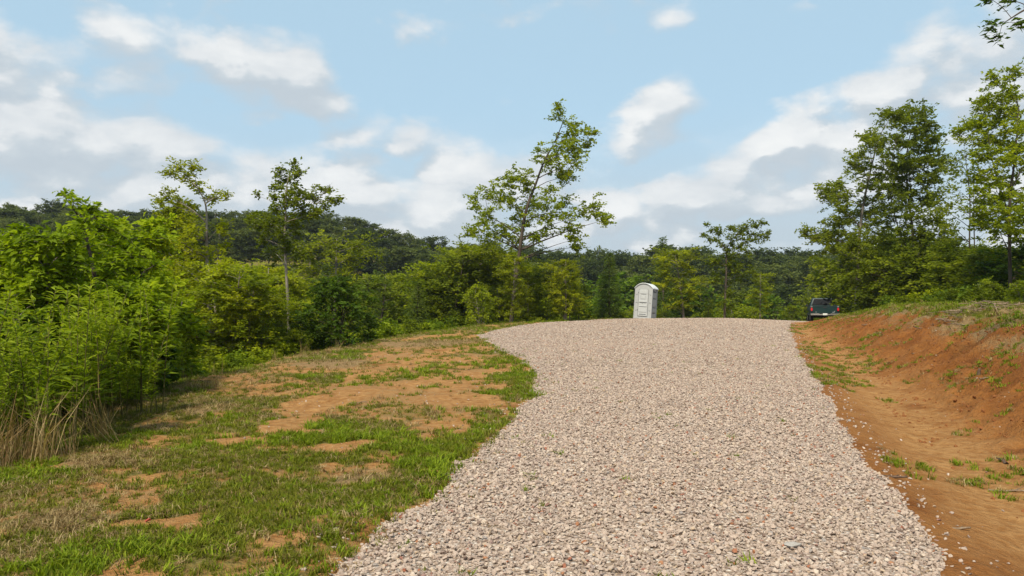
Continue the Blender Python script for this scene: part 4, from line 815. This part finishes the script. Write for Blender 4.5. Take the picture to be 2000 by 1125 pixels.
bm_obj('badge', prism([(-.66, .72), (-.56, .72), (-.56, .75), (-.66, .75)], -2.728, -2.712, 'y'), M_BADGE, tg_)
bm_obj('bed_floor', bbox(-.838, .838, -2.62, -.68, .60, .68), M_UNDER, tk)
bm_obj('bulkhead', bbox(-.838, .838, -.70, -.60, .60, 1.19, .01), M_PAINT, tk)
bm_obj('underbody', bbox(-.62, .62, -2.5, 2.5, .36, .58, .03), M_UNDER, tk)
bm_obj('cab_floor', bbox(-.838, .838, -.58, 2.6, .585, .80), M_UNDER, tk)
bm_obj('hood', bbox(-.838, .838, 1.1, 2.66, .80, 1.16, .07, 3, (.97, .92, -.06)), M_PAINT, tk)
cab = bm_obj('cab', bbox(-.93, .93, -.60, 1.12, 1.20, 1.80, .075, 3, (.76, .60, -.14)), M_PAINT, tk, True)
bm_obj('firewall', bbox(-.838, .838, -.575, 1.09, .80, 1.21, .01), M_PAINT, tk)
def quad(name, pts, mat, par, thick=.012):
    b = bmesh.new(); p3 = [Vector(q) for q in pts]; nrm_ = (p3[1] - p3[0]).cross(p3[2] - p3[0]).normalized() * thick
    v0 = [b.verts.new(q) for q in p3]; v1 = [b.verts.new(q + nrm_) for q in p3]; b.faces.new(v0); b.faces.new(v1[::-1]); n = len(v0)
    for i in range(n): b.faces.new((v0[i], v1[i], v1[(i + 1) % n], v0[(i + 1) % n]))
    return bm_obj(name, b, mat, par)
def cabw(z): q = (z - 1.2) / .6; return .93 * (1 - q * .24), -.60 + q * (.86 - .86 * .60 - .14), 1.12 - q * (.86 - .86 * .6 + .14)
za, zb = 1.27, 1.72; wa, ra, fa = cabw(za); wb, rb_, fb = cabw(zb)
rw_ = quad('rear_window', [(-wa + .13, ra - .008, za), (wa - .13, ra - .008, za), (wb - .12, rb_ - .008, zb), (-wb + .12, rb_ - .008, zb)], M_GLASS, tk)
b_ = prism(ell(-.56, 1.655, .055, .055), ra + .145, ra + .155, 'y'); bm_obj('sticker', b_, M_STICK, rw_)
bm_obj('sticker', prism([(-.12, 1.63), (.12, 1.63), (.10, 1.665), (-.10, 1.67)], ra + .143, ra + .153, 'y'), M_BADGE, rw_)
quad('windshield', [(wa - .12, fa + .008, za), (-wa + .12, fa + .008, za), (-wb + .12, fb + .008, zb), (wb - .12, fb + .008, zb)], M_GLASS, tk)
for s_ in (-1, 1):
    p4 = [(s_ * (wa + .006), ra + .22, za), (s_ * (wa + .006), fa - .22, za), (s_ * (wb + .006), fb - .12, zb), (s_ * (wb + .006), rb_ + .14, zb)]
    quad('side_window', p4 if s_ > 0 else p4[::-1], M_GLASS, tk)
    bm_obj('tail_light', prism(ell(s_ * .905, .93, .068, .125), -2.735, -2.66, 'y', .012), M_LIGHT, tk)
    mi = bm_obj('mirror', bbox(min(s_ * .98, s_ * 1.16), max(s_ * .98, s_ * 1.16), .78, .86, 1.14, 1.32, .03), M_TRIM, tk)
    bm_obj('arm', bbox(min(s_ * .90, s_ * 1.0), max(s_ * .90, s_ * 1.0), .80, .84, 1.18, 1.24, .01), M_TRIM, mi)
    bm_obj('headlight', bbox(s_ * .68 - .15, s_ * .68 + .15, 2.64, 2.71, .76, .94, .02), M_LENS, tk)
    for wy in WY:
        xc = s_ * .86
        tyre = bm_obj('wheel', lathe([(-.11, .25), (-.115, .33), (-.09, .37), (.09, .37), (.115, .33), (.11, .25)], 28, 'x', (xc, wy, .37)), M_TYRE, tk)
        bm_obj('rim', lathe([(-.118, .235), (-.122, .21), (-.09, .17), (-.095, .07), (.095, .07), (.09, .17), (.122, .21), (.118, .235)], 20, 'x', (xc, wy, .37)), M_RIM, tyre)
bp = bm_obj('bumper', prism([(-.97, .50), (.97, .50), (.985, .63), (.42, .635), (.36, .60), (-.36, .60), (-.42, .635), (-.985, .63)], -2.90, -2.73, 'y', .025), M_CHROME, tk)
bm_obj('licence_plate', bbox(-.155, .155, -2.925, -2.905, .51, .645, .004), M_PLATE, bp)
bm_obj('hitch', bbox(-.05, .05, -2.93, -2.75, .42, .50, .01), M_UNDER, bp)
bm_obj('front_bumper', bbox(-.97, .97, 2.70, 2.86, .48, .66, .04), M_CHROME, tk)
bm_obj('grille', bbox(-.5, .5, 2.66, 2.72, .72, .96, .02), M_TRIM, tk)
bm_obj('axle', lathe([(-.74, .07), (.74, .07)], 12, 'x', (0, WY[0], .37)), M_UNDER, tk)
bm_obj('axle', lathe([(-.74, .06), (.74, .06)], 12, 'x', (0, WY[1], .37)), M_UNDER, tk)
ex_ = lathe([(0, .032), (.5, .032)], 12); bmesh.ops.rotate(ex_, verts=ex_.verts, cent=(0, 0, 0), matrix=Matrix.Rotation(R(90), 3, 'Z')); bmesh.ops.translate(ex_, verts=ex_.verts, vec=(.55, -2.78, .40)); bm_obj('exhaust', ex_, M_RIM, tk)

# portable toilet cabin
M_WALL = plain('grey_plastic', (.36, .362, .36), .55, .3, 0, .06, 3); M_DOOR = plain('light_plastic', (.42, .423, .42), .5, .3, 0, .05, 3); M_ROOF = plain('white_roof', (.64, .65, .65), .5, .3, 0, .05, 3); M_GAP = plain('shadow_gap', (.05, .052, .055), .9, .1); M_SIGN = plain('sign_blue_grey', (.085, .095, .12), .6, .2); M_PRINT = plain('sign_print', (.55, .55, .56), .6, .2); M_SLOT = plain('vent_slot', (.12, .12, .125), .8, .1)
tx_, ty_ = (1259 - 1000) / F * 50.5, 50.5
to = thing('portable_toilet', 'white and grey plastic portable toilet cabin leaning slightly at the gravel crest', 'toilet', (tx_, ty_, h1(tx_, ty_) + .0), 0)
to.rotation_euler = (Matrix.Rotation(R(4), 3, 'Y') @ Matrix.Rotation(R(-26), 3, 'Z')).to_euler()
W2, D2 = .54, .56
def arc_top(hw, zb_, rise, n=14): return [(hw * math.cos(a), zb_ + rise * math.sin(a)) for a in np.linspace(0.0, math.pi, n)]
bm_obj('base', bbox(-W2 - .03, W2 + .03, -D2 - .03, D2 + .03, .0, .13, .015), M_WALL, to)
wl = bm_obj('wall', prism([(-W2, .12), (W2, .12)] + [(x_, 1.89 + .31 * (1 - abs(x_ / .60)**2.3)) for x_ in np.linspace(W2, -W2, 15)], -D2, D2, 'y', .012), M_WALL, to)
rf_p = [(x_, 1.93 + .31 * (1 - abs(x_ / .60)**2.3)) for x_ in np.linspace(.60, -.60, 19)] + [(x_, 1.87 + .31 * (1 - abs(x_ / .60)**2.3)) for x_ in np.linspace(-.60, .60, 19)]
rf = bm_obj('roof', prism(rf_p, -D2 - .07, D2 + .05, 'y', .03), M_ROOF, to)
dp = [(-.30, .16), (.30, .16), (.30, 1.72)] + [(.30 - .12 + .12 * math.cos(a), 1.72 + .13 * math.sin(a)) for a in np.linspace(0.2, math.pi / 2, 5)] + [(-.30 + .12 + .12 * math.cos(a), 1.72 + .13 * math.sin(a)) for a in np.linspace(math.pi / 2, math.pi - .2, 5)] + [(-.30, 1.72)]
bm_obj('door_gap', prism([(x_ * 1.06, .135 + (z_ - .16) * 1.018) for (x_, z_) in dp], -D2 - .006, -D2 + .02, 'y'), M_GAP, to)
dr = bm_obj('door', prism(dp, -D2 - .03, -D2 + .01, 'y', .012), M_DOOR, to)
def dpan(nm, x0, x1, z0, z1, mat=M_DOOR, dep=.018, bev=.007): return bm_obj(nm, bbox(x0, x1, -D2 - .03 - dep, -D2 - .028, z0, z1, bev), mat, dr)
dpan('upper_panel', -.24, .24, 1.56, 1.76); dpan('seam', -.14, .16, 1.515, 1.535, M_SLOT, .004, .001); dpan('frame', -.19, .16, 1.22, 1.46, M_WALL, .008, .004); dpan('sign_plate', -.16, .13, 1.25, 1.43, M_DOOR, .014, .004)
dpan('ledge', -.25, .25, 1.03, 1.11, M_DOOR, .03, .012); dpan('seam', -.20, .20, .985, 1.01, M_SLOT, .006, .002); dpan('latch', -.06, -.03, .94, .965, M_GAP, .012, .002); dpan('ledge', -.25, .25, .76, .83, M_DOOR, .03, .012); dpan('seam', -.12, .12, .735, .748, M_SLOT, .004, .001)
dpan('lower_panel', -.25, .25, .42, .70, M_DOOR, .02, .01); dpan('seam', -.22, .22, .255, .30, M_SLOT, .006, .002); dpan('kick_plate', -.25, .25, .18, .245, M_DOOR, .02, .008)
for z_ in (.55, .98, 1.62): bm_obj('hinge', bbox(-.335, -.305, -D2 - .035, -D2 - .008, z_ - .035, z_ + .035, .004), M_GAP, to)
for s_ in (-1, 1):
    for z_ in (.52, 1.0, 1.50):
        b_ = bbox(-.055, .055, -D2 - .009, -D2 + .01, -.011, .011, .003); bmesh.ops.rotate(b_, verts=b_.verts, cent=(0, 0, 0), matrix=Matrix.Rotation(R(-24 * -s_), 3, 'Y')); bmesh.ops.translate(b_, verts=b_.verts, vec=(s_ * .43, 0, z_)); bm_obj('jamb_slot', b_, M_SLOT, to)
    bm_obj('corner_post', bbox(s_ * W2 - .03, s_ * W2 + .03, -D2 - .012, -D2 + .06, .13, 1.93, .01), M_WALL, to)
    # side wall: frame posts, a dark seam by the front post, five raised panels with dark lower slots
    xs = s_ * W2
    def sp_(nm, y0, y1, z0, z1, mat, dep, bev=.004): a_, b2 = sorted((xs - s_ * .005, xs + s_ * dep)); return bm_obj(nm, bbox(a_, b2, y0, y1, z0, z1, bev), mat, to)
    sp_('seam', -D2 + .065, -D2 + .12, .13, 1.92, M_GAP, .004, .001)
    sp_('rear_post', D2 - .12, D2 - .005, .13, 1.92, M_WALL, .028)
    sg = sp_('sign', -.34, .34, 1.72, 1.90, M_SIGN, .014); 
    for (y0, y1, z0, z1) in ((-.20, -.02, 1.76, 1.865), (.05, .22, 1.75, 1.80), (.10, .17, 1.80, 1.87)): a_, b2 = sorted((xs + s_ * .012, xs + s_ * .018)); bm_obj('print', bbox(a_, b2, y0, y1, z0, z1), M_PRINT, sg)
    for (z0, z1) in ((1.36, 1.66), (.86, 1.26), (.46, .70), (.16, .36)):
        sp_('side_panel', -.38, .38, z0, z1, M_DOOR, .02, .008); sp_('vent', -.30, .30, z1 + .012, z1 + .05, M_SLOT, .010, .002)
# sticks, a stump, single stones
M_WOOD = bark_mat('dead_wood', (.11, .07, .04), (.30, .22, .15), 10); M_WOOD_D = bark_mat('dark_wood', (.05, .032, .022), (.15, .10, .07), 10)
def stick_mesh(seed, ln, r_):
    rr = np.random.default_rng(seed); tb = Tubes(); q = np.linspace(-.5, .5, 7); p_ = np.stack([q * ln, rr.normal(0, .02 * ln, 7), rr.normal(0, .012 * ln, 7)], -1); tb.add(p_, np.linspace(r_, r_ * .55, 7), 6)
    a_ = p_[3]; tb.add([a_, a_ + [ln * .12, ln * .1 * rr.choice([-1, 1]), ln * .03], a_ + [ln * .22, ln * .16, ln * .05]], [r_ * .5, r_ * .35, r_ * .2], 5); return tb.mesh('stick', M_WOOD)
for i, (px, py, ln, r_, rz, lb) in enumerate([(1743, 930, .22, .016, -.2, 'short dark stick lying in the sandy ditch'), (1975, 962, .42, .012, -.4, 'long thin twig at the toe of the clay bank'), (1920, 746, .24, .014, .5, 'pale stick on the clay bank below the stump'), (1790, 690, .3, .012, .3, 'bent pale root poking from the clay bank'), (1955, 905, .26, .02, 1.2, 'stubby broken root at the bank toe'), (1870, 1030, .16, .012, .1, 'small grey chip of wood on the ditch floor'), (1690, 640, .5, .02, .7, 'grey dead branch on the upper clay bank'), (700, 790, .25, .01, .2, 'thin pale twig on the bare clay among the grass')]):
    x_, y_ = gpx(px, py); o = link('stick', stick_mesh(600 + i, ln, r_), None, label=lb, category='stick'); o.location = (x_, y_, h1(x_, y_) + r_ * .7); o.rotation_euler = (0, -.05, rz); o.data.materials[0] = M_WOOD_D if i in (0, 4) else M_WOOD
x_, y_ = gpx(1908, 735); tb = Tubes(); tb.add([(0, 0, -.1), (.01, 0, .05), (.03, .01, .16), (.05, .0, .22)], [.06, .045, .035, .03], 8); tb.add([(0, 0, .0), (-.08, .02, -.01), (-.16, .03, -.06)], [.03, .02, .012], 6)
o = link('stump', tb.mesh('stump', M_WOOD_D), None, label='short dark splintered stump standing on the clay bank', category='stump'); o.scale = (.7, .7, .7); o.location = (x_, y_, h1(x_, y_))
bp_x, bp_y = gpx(1925, 612); pile = thing('brush_pile', 'low pile of grey dead sticks on top of the clay bank', 'brush pile', (bp_x + .3, bp_y + .8, h1(bp_x + .3, bp_y + .8)))
sm = [stick_mesh(620 + i, .8, .016) for i in range(5)]; rp = random.Random(3)
for i in range(70):
    o = link('stick', sm[i % 5], pile); lx_, ly_ = rp.gauss(.3, .6), rp.gauss(.3, .9); o.location = (lx_, ly_, h1(bp_x + .3 + lx_, bp_y + .8 + ly_) - pile.location.z + rp.uniform(.01, .16) * math.exp(-(lx_**2 + ly_**2) / 2)); o.rotation_euler = (rp.gauss(0, .15), rp.gauss(0, .15), rp.uniform(0, 6.28)); q = rp.uniform(.4, 1.1); o.scale = (q, q, q)
m_gs = plain('grey_stone', (.30, .275, .25), .85, .2, 0, .3, 14, .5); x_, y_ = gpx(1545, 1072); o = link('flat_stone', rock_mesh('flat_stone', 77, 22, (1, .8, .3), m_gs), None, label='large flat grey stone among the gravel', category='stone'); o.scale = (.12, .12, .12); o.location = (x_, y_, float(road_z(np.array([x_]), np.array([y_]))[0]) + .03)
m_rs = plain('red_stone', (.30, .06, .04), .8, .2, 0, .3, 14, .5); x_, y_ = gpx(295, 1024); o = link('red_stone', rock_mesh('red_stone', 78, 14, (1, .8, .7), m_rs), None, label='small red lump lying on the bare clay in the grass', category='stone'); o.scale = (.06, .06, .06); o.location = (x_, y_, h1(x_, y_) + .015)

# thin summer haze over the whole place
b_ = bbox(-2600, 2600, -1600, 2600, -14, 75); m, tt = new_mat('haze_air'); pv = tt.node('ShaderNodeVolumePrincipled'); pv.inputs['Color'].default_value = (.80, .88, 1, 1); pv.inputs['Density'].default_value = .0002; pv.inputs['Anisotropy'].default_value = .3
oo = tt.node('ShaderNodeOutputMaterial'); tt.l.new(pv.outputs[0], oo.inputs['Volume']); bm_obj('haze', b_, m, None, kind='stuff')
